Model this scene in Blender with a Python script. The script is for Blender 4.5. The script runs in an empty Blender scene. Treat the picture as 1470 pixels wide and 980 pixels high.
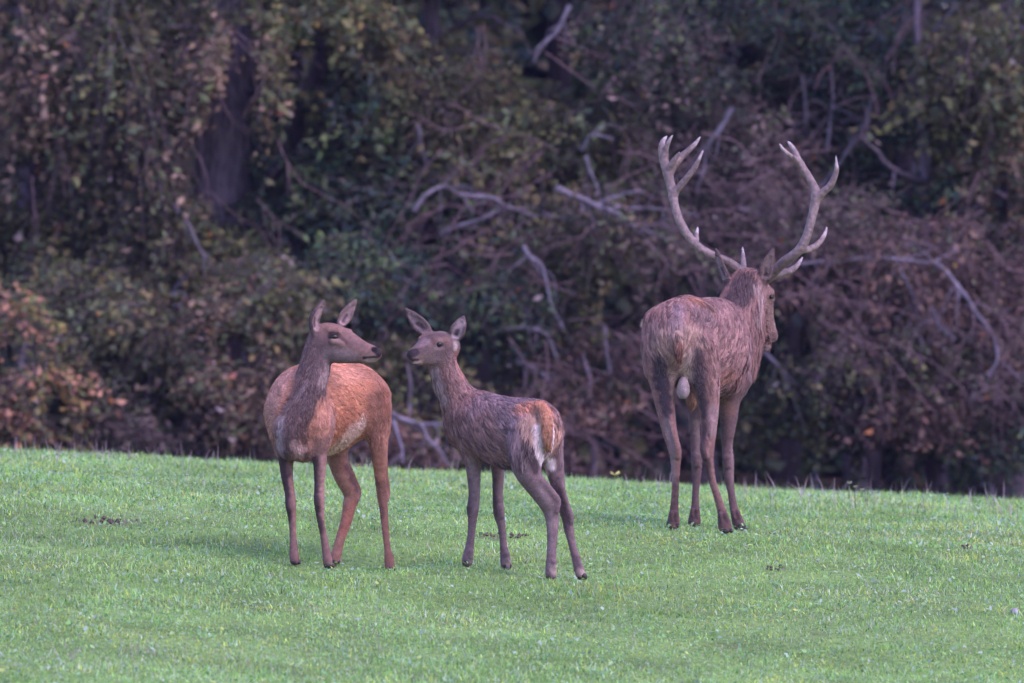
import bpy, math, random, time
import numpy as np
from mathutils import Vector, kdtree

T0 = time.time()
random.seed(7)
rng = np.random.default_rng(7)
scene = bpy.context.scene
col = scene.collection

# ------------------------------------------------------------------ camera, sky, sun, exposure
F = 13750.0                      # focal length in pixels of the 1470 px wide photograph
CX, CY = 735.0, 490.0
CZ = 334.0 / F * 50.0            # eye height over the meadow where the hind stands
cam_d = bpy.data.cameras.new('camera')
cam = bpy.data.objects.new('camera', cam_d)
col.objects.link(cam)
cam.location = (0, 0, CZ)
cam.rotation_euler = (math.radians(90), 0, 0)
cam_d.sensor_width = 36.0
cam_d.lens = 36.0 * F / 1470.0
cam_d.clip_start = 0.5
cam_d.clip_end = 2000.0
cam_d.dof.use_dof = True
cam_d.dof.focus_distance = 50.9
cam_d.dof.aperture_fstop = 3.7
scene.camera = cam

SUN_EL, SUN_AZ = math.radians(50), math.radians(128)   # azimuth clockwise from +Y
world = bpy.data.worlds.new('World')
scene.world = world
world.use_nodes = True
wn, wl = world.node_tree.nodes, world.node_tree.links
wn.clear()
w_out = wn.new('ShaderNodeOutputWorld')
w_bg = wn.new('ShaderNodeBackground')
w_sky = wn.new('ShaderNodeTexSky')
w_sky.sky_type = 'NISHITA'
w_sky.sun_disc = False
w_sky.sun_elevation = SUN_EL
w_sky.sun_rotation = SUN_AZ
w_sky.air_density = 1.0
w_sky.dust_density = 0.6
w_sky.ozone_density = 3.0
w_bg.inputs['Strength'].default_value = 0.15
w_tint = wn.new('ShaderNodeMix'); w_tint.data_type = 'RGBA'; w_tint.blend_type = 'MULTIPLY'
w_tint.inputs['Factor'].default_value = 1.0
w_tint.inputs['B'].default_value = (1.06, 0.83, 1.10, 1)       # mauve dusk, the same all over the sky
wl.new(w_sky.outputs[0], w_tint.inputs['A'])
wl.new(w_tint.outputs['Result'], w_bg.inputs['Color'])
wl.new(w_bg.outputs[0], w_out.inputs['Surface'])

sun_d = bpy.data.lights.new('sun', 'SUN')
sun_d.energy = 1.2
sun_d.angle = math.radians(55)
sun_d.color = (1.0, 0.73, 0.80)
sun = bpy.data.objects.new('sun', sun_d)
col.objects.link(sun)
sun_dir = Vector((math.sin(SUN_AZ) * math.cos(SUN_EL), math.cos(SUN_AZ) * math.cos(SUN_EL), math.sin(SUN_EL)))
sun.rotation_euler = sun_dir.to_track_quat('Z', 'Y').to_euler()

scene.view_settings.view_transform = 'Standard'
scene.view_settings.look = 'None'
scene.view_settings.gamma = 1.0
scene.view_settings.exposure = 1.72
scene.cycles.use_denoising = True
scene.cycles.max_bounces = 6
scene.cycles.transparent_max_bounces = 4

# ------------------------------------------------------------------ small helpers
def at(px, py, Y):
    """the point at distance Y that stands at photograph pixel px, py"""
    return Vector(((px - CX) / F * Y, Y, CZ - (py - CY) / F * Y))

def tag(o, label=None, cat=None, group=None, kind=None):
    if label: o['label'] = label
    if cat: o['category'] = cat
    if group: o['group'] = group
    if kind: o['kind'] = kind
    return o

def empty(name, loc, label, cat, group=None):
    o = bpy.data.objects.new(name, None)
    o.empty_display_size = 0.1
    col.objects.link(o)
    o.location = loc
    return tag(o, label, cat, group)

def link(o, parent=None):
    col.objects.link(o)
    if parent is not None:
        o.parent = parent
        o.matrix_parent_inverse = parent.matrix_basis.inverted()
    return o

def mesh_np(name, co, faces, mat, parent=None, smooth=True, color=None, tri=None):
    """faces: (n,k) array of equal sized faces, tri: optional extra triangles"""
    me = bpy.data.meshes.new(name)
    co = np.ascontiguousarray(co, dtype=np.float32)
    faces = np.ascontiguousarray(faces, dtype=np.int32)
    n, k = faces.shape
    loops = faces.ravel()
    starts = np.arange(0, n * k, k, dtype=np.int32)
    if tri is not None and len(tri):
        tri = np.ascontiguousarray(tri, dtype=np.int32)
        starts = np.concatenate([starts, n * k + np.arange(0, len(tri) * 3, 3, dtype=np.int32)])
        loops = np.concatenate([loops, tri.ravel()])
    me.vertices.add(len(co)); me.vertices.foreach_set('co', co.ravel())
    me.loops.add(len(loops)); me.loops.foreach_set('vertex_index', loops.astype(np.int32))
    me.polygons.add(len(starts)); me.polygons.foreach_set('loop_start', starts.astype(np.int32))
    if color is not None:
        a = me.attributes.new('tint', 'FLOAT_COLOR', 'POINT')
        c = np.ones((len(co), 4), np.float32); c[:, :3] = color
        a.data.foreach_set('color', c.ravel())
    me.update(calc_edges=True)
    me.polygons.foreach_set('use_smooth', np.full(len(starts), smooth, dtype=bool))
    me.validate()
    me.materials.append(mat)
    return link(bpy.data.objects.new(name, me), parent)

def vnoise(p, scale, seed=0):
    """smooth value noise in 3D, 0..1"""
    q = np.asarray(p, np.float64) / scale + 1000.0 + seed * 17.31
    i = np.floor(q).astype(np.int64); f = q - i
    f = f * f * (3 - 2 * f)
    out = 0
    for dx in (0, 1):
        for dy in (0, 1):
            for dz in (0, 1):
                h = ((i[:, 0] + dx) * 374761393 + (i[:, 1] + dy) * 668265263 + (i[:, 2] + dz) * 2147483647 + seed * 1013904223) & 0x7fffffff
                h = ((h ^ (h >> 13)) * 1274126177) & 0x7fffffff
                v = ((h ^ (h >> 16)) & 0xffff) / 65535.0
                w = (f[:, 0] if dx else 1 - f[:, 0]) * (f[:, 1] if dy else 1 - f[:, 1]) * (f[:, 2] if dz else 1 - f[:, 2])
                out = out + v * w
    return out

def smooth01(x):
    x = np.clip(x, 0, 1)
    return x * x * (3 - 2 * x)

def catmull(pts, sub):
    pts = np.asarray(pts, float)
    if len(pts) < 3 or sub < 2:
        return pts
    P = np.vstack([2 * pts[0] - pts[1], pts, 2 * pts[-1] - pts[-2]])
    out = []
    for i in range(1, len(P) - 2):
        p0, p1, p2, p3 = P[i - 1], P[i], P[i + 1], P[i + 2]
        for j in range(sub):
            t = j / sub
            out.append(0.5 * (2 * p1 + (p2 - p0) * t + (2 * p0 - 5 * p1 + 4 * p2 - p3) * t * t + (3 * p1 - p0 - 3 * p2 + p3) * t ** 3))
    out.append(P[-2])
    return np.array(out)

# ------------------------------------------------------------------ materials
def new_mat(name, rough=0.8, spec=0.3):
    m = bpy.data.materials.new(name)
    m.use_nodes = True
    n, l = m.node_tree.nodes, m.node_tree.links
    b = n['Principled BSDF']
    b.inputs['Roughness'].default_value = rough
    b.inputs['Specular IOR Level'].default_value = spec
    return m, n, l, b

def attr_mat(name, attr, rough=0.8, spec=0.3, noise=None, amount=0.25, translucent=0.0, bump=0.0):
    m, n, l, b = new_mat(name, rough, spec)
    a = n.new('ShaderNodeAttribute'); a.attribute_name = attr
    src = a.outputs['Color']
    if noise:
        tc = n.new('ShaderNodeTexCoord')
        nt = n.new('ShaderNodeTexNoise'); nt.inputs['Scale'].default_value = noise; nt.inputs['Detail'].default_value = 4
        l.new(tc.outputs['Object'], nt.inputs['Vector'])
        mr = n.new('ShaderNodeMapRange'); mr.inputs['From Min'].default_value = 0.3; mr.inputs['From Max'].default_value = 0.7
        mr.inputs['To Min'].default_value = 1 - amount; mr.inputs['To Max'].default_value = 1 + amount
        l.new(nt.outputs['Fac'], mr.inputs['Value'])
        mx = n.new('ShaderNodeMix'); mx.data_type = 'RGBA'; mx.blend_type = 'MULTIPLY'; mx.inputs['Factor'].default_value = 1
        l.new(src, mx.inputs['A']); l.new(mr.outputs['Result'], mx.inputs['B'])
        src = mx.outputs['Result']
        if bump:
            bp = n.new('ShaderNodeBump'); bp.inputs['Strength'].default_value = bump; bp.inputs['Distance'].default_value = 0.01
            l.new(nt.outputs['Fac'], bp.inputs['Height']); l.new(bp.outputs['Normal'], b.inputs['Normal'])
    l.new(src, b.inputs['Base Color'])
    if translucent:
        t = n.new('ShaderNodeBsdfTranslucent'); l.new(src, t.inputs['Color'])
        ms = n.new('ShaderNodeMixShader'); ms.inputs['Fac'].default_value = translucent
        out = n['Material Output']
        l.new(b.outputs[0], ms.inputs[1]); l.new(t.outputs[0], ms.inputs[2]); l.new(ms.outputs[0], out.inputs['Surface'])
    return m

def noise_mat(name, c1, c2, scale, rough=0.85, spec=0.25, bump=0.4, stretch=(1, 1, 1), dist=0.01):
    m, n, l, b = new_mat(name, rough, spec)
    tc = n.new('ShaderNodeTexCoord'); mp = n.new('ShaderNodeMapping')
    mp.inputs['Scale'].default_value = stretch
    nt = n.new('ShaderNodeTexNoise'); nt.inputs['Scale'].default_value = scale; nt.inputs['Detail'].default_value = 8; nt.inputs['Roughness'].default_value = 0.65
    cr = n.new('ShaderNodeValToRGB')
    cr.color_ramp.elements[0].position = 0.35; cr.color_ramp.elements[0].color = (*c1, 1)
    cr.color_ramp.elements[1].position = 0.68; cr.color_ramp.elements[1].color = (*c2, 1)
    bp = n.new('ShaderNodeBump'); bp.inputs['Strength'].default_value = bump; bp.inputs['Distance'].default_value = dist
    l.new(tc.outputs['Object'], mp.inputs['Vector']); l.new(mp.outputs[0], nt.inputs['Vector'])
    l.new(nt.outputs['Fac'], cr.inputs['Fac']); l.new(cr.outputs[0], b.inputs['Base Color'])
    l.new(nt.outputs['Fac'], bp.inputs['Height']); l.new(bp.outputs[0], b.inputs['Normal'])
    return m

M_skin = attr_mat('deer_coat_base', 'tint', 0.9, 0.06, noise=60, amount=0.18)
M_fur = attr_mat('deer_fur', 'tint', 0.6, 0.09)
M_antler = attr_mat('antler_bone', 'tint', 0.55, 0.35, noise=45, amount=0.28, bump=0.5)
M_hoof = noise_mat('hoof_horn', (0.018, 0.013, 0.012), (0.05, 0.036, 0.032), 60, 0.55, 0.35, 0.3)
M_eye, _n, _l, _b = new_mat('deer_eye', 0.22, 0.3)
_nt = _n.new('ShaderNodeTexNoise'); _nt.inputs['Scale'].default_value = 40
_cr = _n.new('ShaderNodeValToRGB'); _cr.color_ramp.elements[0].color = (0.006, 0.004, 0.004, 1); _cr.color_ramp.elements[1].color = (0.022, 0.012, 0.008, 1)
_l.new(_nt.outputs['Fac'], _cr.inputs['Fac']); _l.new(_cr.outputs[0], _b.inputs['Base Color'])
M_grass = attr_mat('grass_blades', 'tint', 0.55, 0.28, translucent=0.42)
M_weed = attr_mat('meadow_herbs', 'tint', 0.6, 0.2, translucent=0.35)
M_straw = attr_mat('dry_stems', 'tint', 0.8, 0.2)
M_leaf = attr_mat('tree_leaves', 'tint', 0.55, 0.4, translucent=0.22)
M_bark = noise_mat('tree_bark', (0.085, 0.072, 0.088), (0.26, 0.21, 0.26), 5, 0.9, 0.15, 1.0, (6, 6, 1.2), 0.03)
M_bare = noise_mat('weathered_bough', (0.075, 0.066, 0.082), (0.20, 0.18, 0.22), 14, 0.85, 0.2, 0.6)
M_twig = noise_mat('twig_bark', (0.07, 0.052, 0.058), (0.15, 0.115, 0.13), 12, 0.9, 0.15, 0.3)
M_stone = noise_mat('grey_stone', (0.16, 0.15, 0.17), (0.38, 0.37, 0.40), 30, 0.85, 0.3, 0.8)
M_soil = noise_mat('bare_soil', (0.06, 0.048, 0.040), (0.14, 0.11, 0.09), 40, 0.95, 0.1, 1.0)

# ------------------------------------------------------------------ the meadow: one sheet of ground
TILT = 0.049
_prof_Y = np.array([-300, -40, 0, 20, 32, 40, 45.2, 50, 52.6, 53.4, 55.2, 57.4, 60, 63.5, 70, 77, 90, 120, 600])
_prof_p = [None, None, None, None, None, None, 980, 824, 750, 741, 721, 701, 688]
_prof_z = np.array([-3, -2.6, -2.2, -1.75, -1.2, -0.78, 0, 0, 0, 0, 0, 0, 0, 0.29, 0.15, 0.06, 0.0, 0.0, 0.0])
for _i, _p in enumerate(_prof_p):
    if _p is not None:
        _prof_z[_i] = CZ - (_p - CY) / F * _prof_Y[_i]
_fy = np.arange(-300, 600, 0.1)
_fz = np.interp(_fy, _prof_Y, _prof_z)
_ker = np.exp(-0.5 * (np.arange(-30, 31) * 0.1 / 0.55) ** 2); _ker /= _ker.sum()
_fz = np.convolve(np.pad(_fz, 30, mode='edge'), _ker, mode='valid')

RBF_C = np.zeros((0, 2)); RBF_W = np.zeros(0); RBF_S = 0.30
def ground_base(x, y):
    x = np.asarray(x, float); y = np.asarray(y, float)
    z = np.interp(y, _fy, _fz) - TILT * 15 * np.tanh(x / 15)
    p = np.stack([x.ravel(), y.ravel(), 0 * x.ravel()], 1)
    n = (vnoise(p, 1.3, 3) - 0.5) * 0.035 + (vnoise(p, 0.42, 4) - 0.5) * 0.014
    return z + n.reshape(x.shape) * np.where(np.abs(y - 53) < 14, 1, 0.3)

def ground(x, y):
    x = np.asarray(x, float); y = np.asarray(y, float)
    z = ground_base(x, y)
    for (cx, cy), w in zip(RBF_C, RBF_W):
        z = z + w * np.exp(-((x - cx) ** 2 + (y - cy) ** 2) / (2 * RBF_S ** 2))
    return z

# bare scrapes in the turf: px, py, half width px, half height px
SCRAPES = [(140, 749, 34, 3), (175, 752, 24, 3), (700, 771, 22, 2.2), (745, 773, 16, 2.2), (1112, 815, 18, 2.4), (1386, 783, 10, 2)]
def scrape_mask(x, y, z):
    px = CX + x / y * F; py = CY - (z - CZ) / y * F
    m = np.zeros_like(px)
    for (a, b, rx, ry) in SCRAPES:
        m = np.maximum(m, 1.25 - np.sqrt(((px - a) / rx) ** 2 + ((py - b) / ry) ** 2))
    p = np.stack([x, y * 0.4, 0 * x], 1)
    return smooth01(m * 1.6 + (vnoise(p, 0.06, 140) - 0.66) * 2.2) * 0.75

# ------------------------------------------------------------------ animals grown from a distance field
# Space: X = photograph pixel, D = depth in pixel units, Z = -pixel row; carried to metres at the end.
class Chain:
    def __init__(self, pts, color, kj=6, up=None, sub=3, fur=4.0, flow=1, hollow=None, lift=0.25, carve=False, jit=0.12):
        a = []
        for p in pts:
            px, py, d, rs = p[:4]
            ru = p[4] if len(p) > 4 else rs
            a.append((px, d, -py, rs, ru))
        self.p = catmull(a, sub)
        self.p[:, 3:] = np.maximum(self.p[:, 3:], 0.4)
        self.round = up is None and np.allclose(self.p[:, 3], self.p[:, 4])
        self.up = np.array(up if up is not None else (0, 0, 1), float)
        self.color = np.array(color, float); self.kj = kj; self.fur = fur; self.flow = flow
        self.lift = lift; self.carve = carve; self.jit = jit
        self.hollow = Chain(hollow, color, up=up, sub=sub) if hollow else None
        seg = np.diff(self.p[:, :3], axis=0)
        self.dir = seg / np.maximum(np.linalg.norm(seg, axis=1, keepdims=True), 1e-6)

    def seg_dist(self, i, X, D, Z):
        a, b = self.p[i], self.p[i + 1]
        t = b[:3] - a[:3]; L = np.linalg.norm(t) + 1e-6; t = t / L
        wx, wy, wz = X - a[0], D - a[1], Z - a[2]
        s = np.clip((wx * t[0] + wy * t[1] + wz * t[2]) / L, 0, 1)
        qx, qy, qz = wx - s * (L * t[0]), wy - s * (L * t[1]), wz - s * (L * t[2])
        r1 = a[3] + (b[3] - a[3]) * s
        if self.round:
            return np.sqrt(qx * qx + qy * qy + qz * qz) - r1
        u = self.up - t * self.up.dot(t)
        if np.linalg.norm(u) < 1e-3:
            u = np.array((0, 1, 0)) - t * t[1]
        u /= np.linalg.norm(u); sd = np.cross(t, u)
        r2 = a[4] + (b[4] - a[4]) * s
        du = (qx * u[0] + qy * u[1] + qz * u[2]) / r2
        ds = (qx * sd[0] + qy * sd[1] + qz * sd[2]) / r1
        rt = np.minimum(r1, r2)
        dt = (qx * t[0] + qy * t[1] + qz * t[2]) / rt
        k0 = np.sqrt(du * du + ds * ds + dt * dt) + 1e-6
        k1 = np.sqrt((du / r2) ** 2 + (ds / r1) ** 2 + (dt / rt) ** 2) + 1e-6
        return k0 * (k0 - 1) / k1

    def dist_pts(self, P):
        best = np.full(len(P), 1e9, np.float32); bi = np.zeros(len(P), np.int32)
        for i in range(len(self.p) - 1):
            d = self.seg_dist(i, P[:, 0], P[:, 1], P[:, 2])
            m = d < best
            best[m] = d[m]; bi[m] = i
        return best, bi

def smin(a, b, k):
    h = np.maximum(k - np.abs(a - b), 0) / k
    return np.minimum(a, b) - h * h * k * 0.25

def grow(chains, res):
    lo = np.min([(c.p[:, :3] - c.p[:, 3:].max(1, keepdims=True)).min(0) for c in chains], 0) - 6
    hi = np.max([(c.p[:, :3] + c.p[:, 3:].max(1, keepdims=True)).max(0) for c in chains], 0) + 6
    n = np.ceil((hi - lo) / res).astype(int) + 1
    ax = [(lo[i] + np.arange(n[i]) * res).astype(np.float32) for i in range(3)]
    S = np.full(n, 40.0, np.float32)
    for c in chains:
        pad = c.kj + 6
        rm = c.p[:, 3:].max(1, keepdims=True)
        clo = (c.p[:, :3] - rm).min(0) - pad; chi = (c.p[:, :3] + rm).max(0) + pad
        i0 = np.clip(((clo - lo) / res).astype(int), 0, n - 1); i1 = np.clip(((chi - lo) / res).astype(int) + 2, 1, n)
        sh = i1 - i0
        G = np.full(sh, 40.0, np.float32)
        for i in range(len(c.p) - 1):
            r = max(rm[i, 0], rm[i + 1, 0]) + pad
            slo = np.minimum(c.p[i, :3], c.p[i + 1, :3]) - r; shi = np.maximum(c.p[i, :3], c.p[i + 1, :3]) + r
            j0 = np.clip(((slo - lo) / res).astype(int) - i0, 0, sh - 1); j1 = np.clip(((shi - lo) / res).astype(int) + 2 - i0, 1, sh)
            sl = tuple(slice(a, b) for a, b in zip(j0, j1))
            X = ax[0][i0[0] + j0[0]:i0[0] + j1[0]][:, None, None]
            D = ax[1][i0[1] + j0[1]:i0[1] + j1[1]][None, :, None]
            Z = ax[2][i0[2] + j0[2]:i0[2] + j1[2]][None, None, :]
            d = c.seg_dist(i, X, D, Z).astype(np.float32)
            G[sl] = smin(G[sl], d, 1.5)
        if c.hollow is not None:
            X = ax[0][i0[0]:i1[0]][:, None, None]; D = ax[1][i0[1]:i1[1]][None, :, None]; Z = ax[2][i0[2]:i1[2]][None, None, :]
            H = np.full(sh, 40.0, np.float32)
            for i in range(len(c.hollow.p) - 1):
                H = np.minimum(H, c.hollow.seg_dist(i, X, D, Z))
            G = -smin(-G, H, 1.5)
        sl = tuple(slice(a, b) for a, b in zip(i0, i1))
        if c.carve:
            S[sl] = -smin(-S[sl], G, c.kj)
        else:
            S[sl] = smin(S[sl], G, c.kj)
    return surface_nets(S, lo, res)

def surface_nets(S, lo, res):
    ins = S < 0
    n = np.array(S.shape)
    cnt = np.zeros(n - 1, np.int8)
    for a in (0, 1):
        for b in (0, 1):
            for c in (0, 1):
                cnt += ins[a:n[0] - 1 + a, b:n[1] - 1 + b, c:n[2] - 1 + c]
    cells = np.argwhere((cnt > 0) & (cnt < 8))
    idx = np.full(n - 1, -1, np.int32)
    idx[tuple(cells.T)] = np.arange(len(cells))
    acc = np.zeros((len(cells), 3)); w = np.zeros(len(cells))
    cor = [(a, b, c) for a in (0, 1) for b in (0, 1) for c in (0, 1)]
    for i in range(8):
        for j in range(i + 1, 8):
            A, B = np.array(cor[i]), np.array(cor[j])
            if np.abs(A - B).sum() != 1: continue
            va = S[tuple((cells + A).T)]; vb = S[tuple((cells + B).T)]
            m = (va < 0) != (vb < 0)
            t = np.where(m, va / np.where(m, va - vb, 1), 0)[:, None]
            acc += np.where(m[:, None], A + t * (B - A), 0); w += m
    V = lo + (cells + acc / w[:, None]) * res
    quads = []
    for axis in range(3):
        o1, o2 = [(1, 2), (2, 0), (0, 1)][axis]
        e = np.zeros(3, int); e[axis] = 1
        s0 = tuple(slice(0, n[k] - 1) if k == axis else slice(1, n[k] - 1) for k in range(3))
        s1 = tuple(slice(1, n[k]) if k == axis else slice(1, n[k] - 1) for k in range(3))
        m = ins[s0] != ins[s1]
        pos = np.argwhere(m)
        off = np.array([0 if k == axis else 1 for k in range(3)])
        pos = pos + off
        d1 = np.zeros(3, int); d1[o1] = 1
        d2 = np.zeros(3, int); d2[o2] = 1
        q = np.stack([idx[tuple((pos - d1 - d2).T)], idx[tuple((pos - d2).T)], idx[tuple(pos.T)], idx[tuple((pos - d1).T)]], 1)
        flip = ~ins[tuple(pos.T)]
        q[flip] = q[flip][:, ::-1]
        quads.append(q)
    q = np.concatenate(quads)
    return V, q[(q >= 0).all(1)]

def vert_normals(V, Q):
    n = np.cross(V[Q[:, 2]] - V[Q[:, 0]], V[Q[:, 3]] - V[Q[:, 1]])
    N = np.zeros_like(V)
    for k in range(4):
        np.add.at(N, Q[:, k], n)
    return N / np.maximum(np.linalg.norm(N, axis=1, keepdims=True), 1e-9)

def to_world(P, Y0):
    s = Y0 / F
    Y = Y0 + P[:, 1] * s
    return np.stack([(P[:, 0] - CX) / F * Y, Y, CZ - (-P[:, 2] - CY) / F * Y], 1)

def snap_paints(V, paints):
    """markings and painted light and shade sit on the skin: bring each one to the depth of the surface it was placed on"""
    out = []
    for p in paints:
        if len(p) > 4:
            out.append(p[:4]); continue
        pts = []
        for (px, py, d, r) in p[0]:
            m = (V[:, 0] - px) ** 2 + (V[:, 2] + py) ** 2 < 9
            if m.any():
                df = V[m, 1].min()
                if abs(df - d) < 60: d = df + 1
            pts.append((px, py, d, r))
        out.append((pts, *p[1:4]))
    return out

def paint_apply(P, C, paints, N=None):
    """paints: (list of (px,py,d,r), softness, colour, strength)"""
    for pts, soft, colr, st in paints:
        a = np.array([(p[0], p[2], -p[1], p[3]) for p in pts], float)
        if len(a) == 1: a = np.vstack([a, a])
        best = np.full(len(P), 1e9)
        for i in range(len(a) - 1):
            t = a[i + 1, :3] - a[i, :3]; L2 = t.dot(t) + 1e-9
            w = P - a[i, :3]
            s = np.clip(w.dot(t) / L2, 0, 1)
            d = np.linalg.norm(w - s[:, None] * t, axis=1) - (a[i, 3] + (a[i + 1, 3] - a[i, 3]) * s)
            best = np.minimum(best, d)
        nz = (vnoise(P, 7, 11) - 0.5) * soft * 0.9
        m = smooth01(1 - (best + nz) / soft)[:, None] * st
        C = C * (1 - m) + np.array(colr) * m
    return C

def build_animal(root, chains, paints, Y0, res, strands, furscale, fur_paint=(), grav=0.35, tipmix=None, clump=0.45, seed=1, hairw=0.0014, clump_n=0.06):
    r = np.random.default_rng(seed)
    t1 = time.time()
    for c in chains:
        if c.fur <= 2.6 and not c.carve and c.hollow is None: c.p[:, 3:] = np.maximum(c.p[:, 3:] - 0.55, 0.8)
    V, Q = grow(chains, res)
    # colour, hair length and hair direction blended from the pieces
    body = [c for c in chains if not c.carve]
    W = np.zeros(len(V)); C = np.zeros((len(V), 3)); L = np.zeros(len(V)); FD = np.zeros((len(V), 3)); LI = np.zeros(len(V))
    for c in body:
        d, bi = c.dist_pts(V)
        w = np.exp(-np.clip(d, -6, 60) / 3.0)
        W += w; C += w[:, None] * c.color; L += w * c.fur; LI += w * c.lift
        FD += w[:, None] * (c.dir[bi] * c.flow)
    C /= W[:, None]; L /= W; LI /= W
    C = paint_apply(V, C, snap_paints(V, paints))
    for pts, soft, ln, st in snap_paints(V, fur_paint):
        L = paint_apply(V, np.repeat(L[:, None], 3, 1), [(pts, soft, (ln, ln, ln), st)])[:, 0]
    # uneven coat
    C = C * (0.86 + 0.28 * vnoise(V, 9, seed))[:, None] * (0.93 + 0.14 * vnoise(V, 3, seed + 5))[:, None]
    N = vert_normals(V, Q)
    wV = to_world(V, Y0)
    body_o = mesh_np('body', wV, Q, M_skin, root, True, color=C * 0.85)
    # fur
    s = Y0 / F
    qi = r.integers(0, len(Q), strands)
    uv = r.random((strands, 2))
    q = Q[qi]
    bl = np.stack([(1 - uv[:, 0]) * (1 - uv[:, 1]), uv[:, 0] * (1 - uv[:, 1]), uv[:, 0] * uv[:, 1], (1 - uv[:, 0]) * uv[:, 1]], 1)
    interp = lambda A: (A[q] * (bl[:, :, None] if A.ndim == 2 else bl)).sum(1)
    R = interp(V); n = interp(N); cc = interp(C); ln = interp(L) * furscale; fd = interp(FD); li = interp(LI)
    n /= np.linalg.norm(n, axis=1, keepdims=True) + 1e-9
    fd /= np.linalg.norm(fd, axis=1, keepdims=True) + 1e-9
    g = np.zeros_like(fd); g[:, 2] = -grav
    wob = np.stack([vnoise(R, 11, seed + k) - 0.5 for k in (21, 22, 23)], 1) * 0.8 + np.stack([vnoise(R, 5, seed + k) - 0.5 for k in (31, 32, 33)], 1) * 0.25
    fd = fd + g + wob + r.normal(0, 0.10, fd.shape)
    fd -= n * (fd * n).sum(1, keepdims=True)
    fd /= np.linalg.norm(fd, axis=1, keepdims=True) + 1e-9
    ln = ln * (0.6 + 0.75 * r.random(strands))
    lift = li * (0.5 + r.random(strands))
    keep = ln > 0.6
    R, n, cc, ln, fd, lift = R[keep], n[keep], cc[keep], ln[keep], fd[keep], lift[keep]
    K = 4
    pts = np.zeros((len(R), K, 3))
    for k in range(K):
        t = k / (K - 1)
        up = lift * (t - 0.45 * t * t)
        drop = np.zeros_like(R); drop[:, 2] = -0.22 * t * t * ln * (ln / 12).clip(0, 1)
        pts[:, k] = R - n * 0.35 + (fd * t * 0.97 + n * up[:, None]) * ln[:, None] + drop
    # tufts: pull tips together
    if clump > 0:
        nc = max(10, int(len(R) * clump_n))
        ci = r.choice(len(R), nc, replace=False)
        kd = kdtree.KDTree(nc)
        tips = pts[:, -1]
        for a, i in enumerate(ci):
            kd.insert(R[i] + (tips[i] - R[i]) * 0.5, a)
        kd.balance()
        mid = R + (tips - R) * 0.5
        # hair lies in locks: of the nearest lock centres take the one in line with the lie of the hair
        cen = R[ci] + (tips[ci] - R[ci]) * 0.5
        near = np.zeros(len(R), int)
        nn = np.array([[h[1] for h in kd.find_n(m, 6)] for m in mid])
        off = cen[nn] - mid[:, None]
        along = (off * fd[:, None]).sum(2)
        perp2 = (off ** 2).sum(2) - along ** 2 * 0.86
        near = nn[np.arange(len(R)), perp2.argmin(1)]
        ctip = tips[ci[near]]
        okc = (np.linalg.norm(ctip - tips, axis=1) < ln * 1.6)
        amt = clump * okc * np.clip(ln / 6, 0.2, 1)
        cbri = r.normal(1, 0.30, nc)[near]
        cc = cc * (1 + (cbri[:, None].clip(0.45, 1.6) - 1) * np.clip(ln / 6, 0.25, 1)[:, None])
        dv = ctip - tips
        dv = dv - fd * ((dv * fd).sum(1, keepdims=True) * 0.8)
        for k in range(1, K):
            t = k / (K - 1)
            pts[:, k] += dv * (np.minimum(amt * 1.15, 0.92) * t * t)[:, None]
    if tipmix is not None:
        m = (r.random(len(R)) * tipmix[1] * np.clip(ln / 7, 0.15, 1))[:, None]
        cc = cc * (1 - m) + np.array(tipmix[0]) * m
    cc = cc * r.normal(1, 0.15, len(R)).clip(0.55, 1.5)[:, None]
    wp = to_world(pts.reshape(-1, 3), Y0)
    hc = bpy.data.hair_curves.new('fur_coat')
    hc.add_curves([K] * len(R))
    hc.attributes['position'].data.foreach_set('vector', wp.astype(np.float32).ravel())
    ra = hc.attributes.get('radius') or hc.attributes.new('radius', 'FLOAT', 'POINT')
    prof = np.array([1.0, 0.95, 0.7, 0.15]) * hairw
    ra.data.foreach_set('value', (prof[None, :] * (0.8 + 0.4 * r.random(len(R)))[:, None]).astype(np.float32).ravel())
    ca = hc.attributes.new('tint', 'FLOAT_COLOR', 'CURVE')
    c4 = np.ones((len(R), 4), np.float32); c4[:, :3] = cc
    ca.data.foreach_set('color', c4.ravel())
    hc.materials.append(M_fur)
    link(bpy.data.objects.new('fur_coat', hc), root)
    print('animal', root.name, len(V), 'verts', len(R), 'hairs', round(time.time() - t1, 1), 's')
    return V, N

def uv_ball(name, c_px, r_px, Y0, mat, root):
    """a ball at (px, depth, -py) with three radii in pixel units"""
    nu, nv = 20, 12
    P = [(0, 0, 1)] ; 
    for j in range(1, nv):
        th = math.pi * j / nv
        for i in range(nu):
            ph = 2 * math.pi * i / nu
            P.append((math.sin(th) * math.cos(ph), math.sin(th) * math.sin(ph), math.cos(th)))
    P.append((0, 0, -1))
    P = np.array(P) * np.array(r_px) + np.array(c_px)
    quads, tris = [], []
    for i in range(nu):
        tris.append((0, 1 + i, 1 + (i + 1) % nu))
        b = 1 + (nv - 2) * nu
        tris.append((len(P) - 1, b + (i + 1) % nu, b + i))
    for j in range(nv - 2):
        for i in range(nu):
            a = 1 + j * nu
            quads.append((a + i, a + nu + i, a + nu + (i + 1) % nu, a + (i + 1) % nu))
    return mesh_np(name, to_world(P, Y0), np.array(quads), mat, root, True, tri=np.array(tris))

def put_eye(V, N, px, py, root, Y0, r=(5.2, 5.2, 3.6), side='near', sink=2.2):
    d = np.hypot(V[:, 0] - px, V[:, 2] + py)
    m = np.where(d < 2.5)[0]
    if not len(m): m = np.argsort(d)[:5]
    i = m[np.argmin(V[m, 1])] if side == 'near' else m[np.argmax(V[m, 1])]
    c = V[i] - N[i] * sink
    uv_ball('eye', c, r, Y0, M_eye, root)

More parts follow.
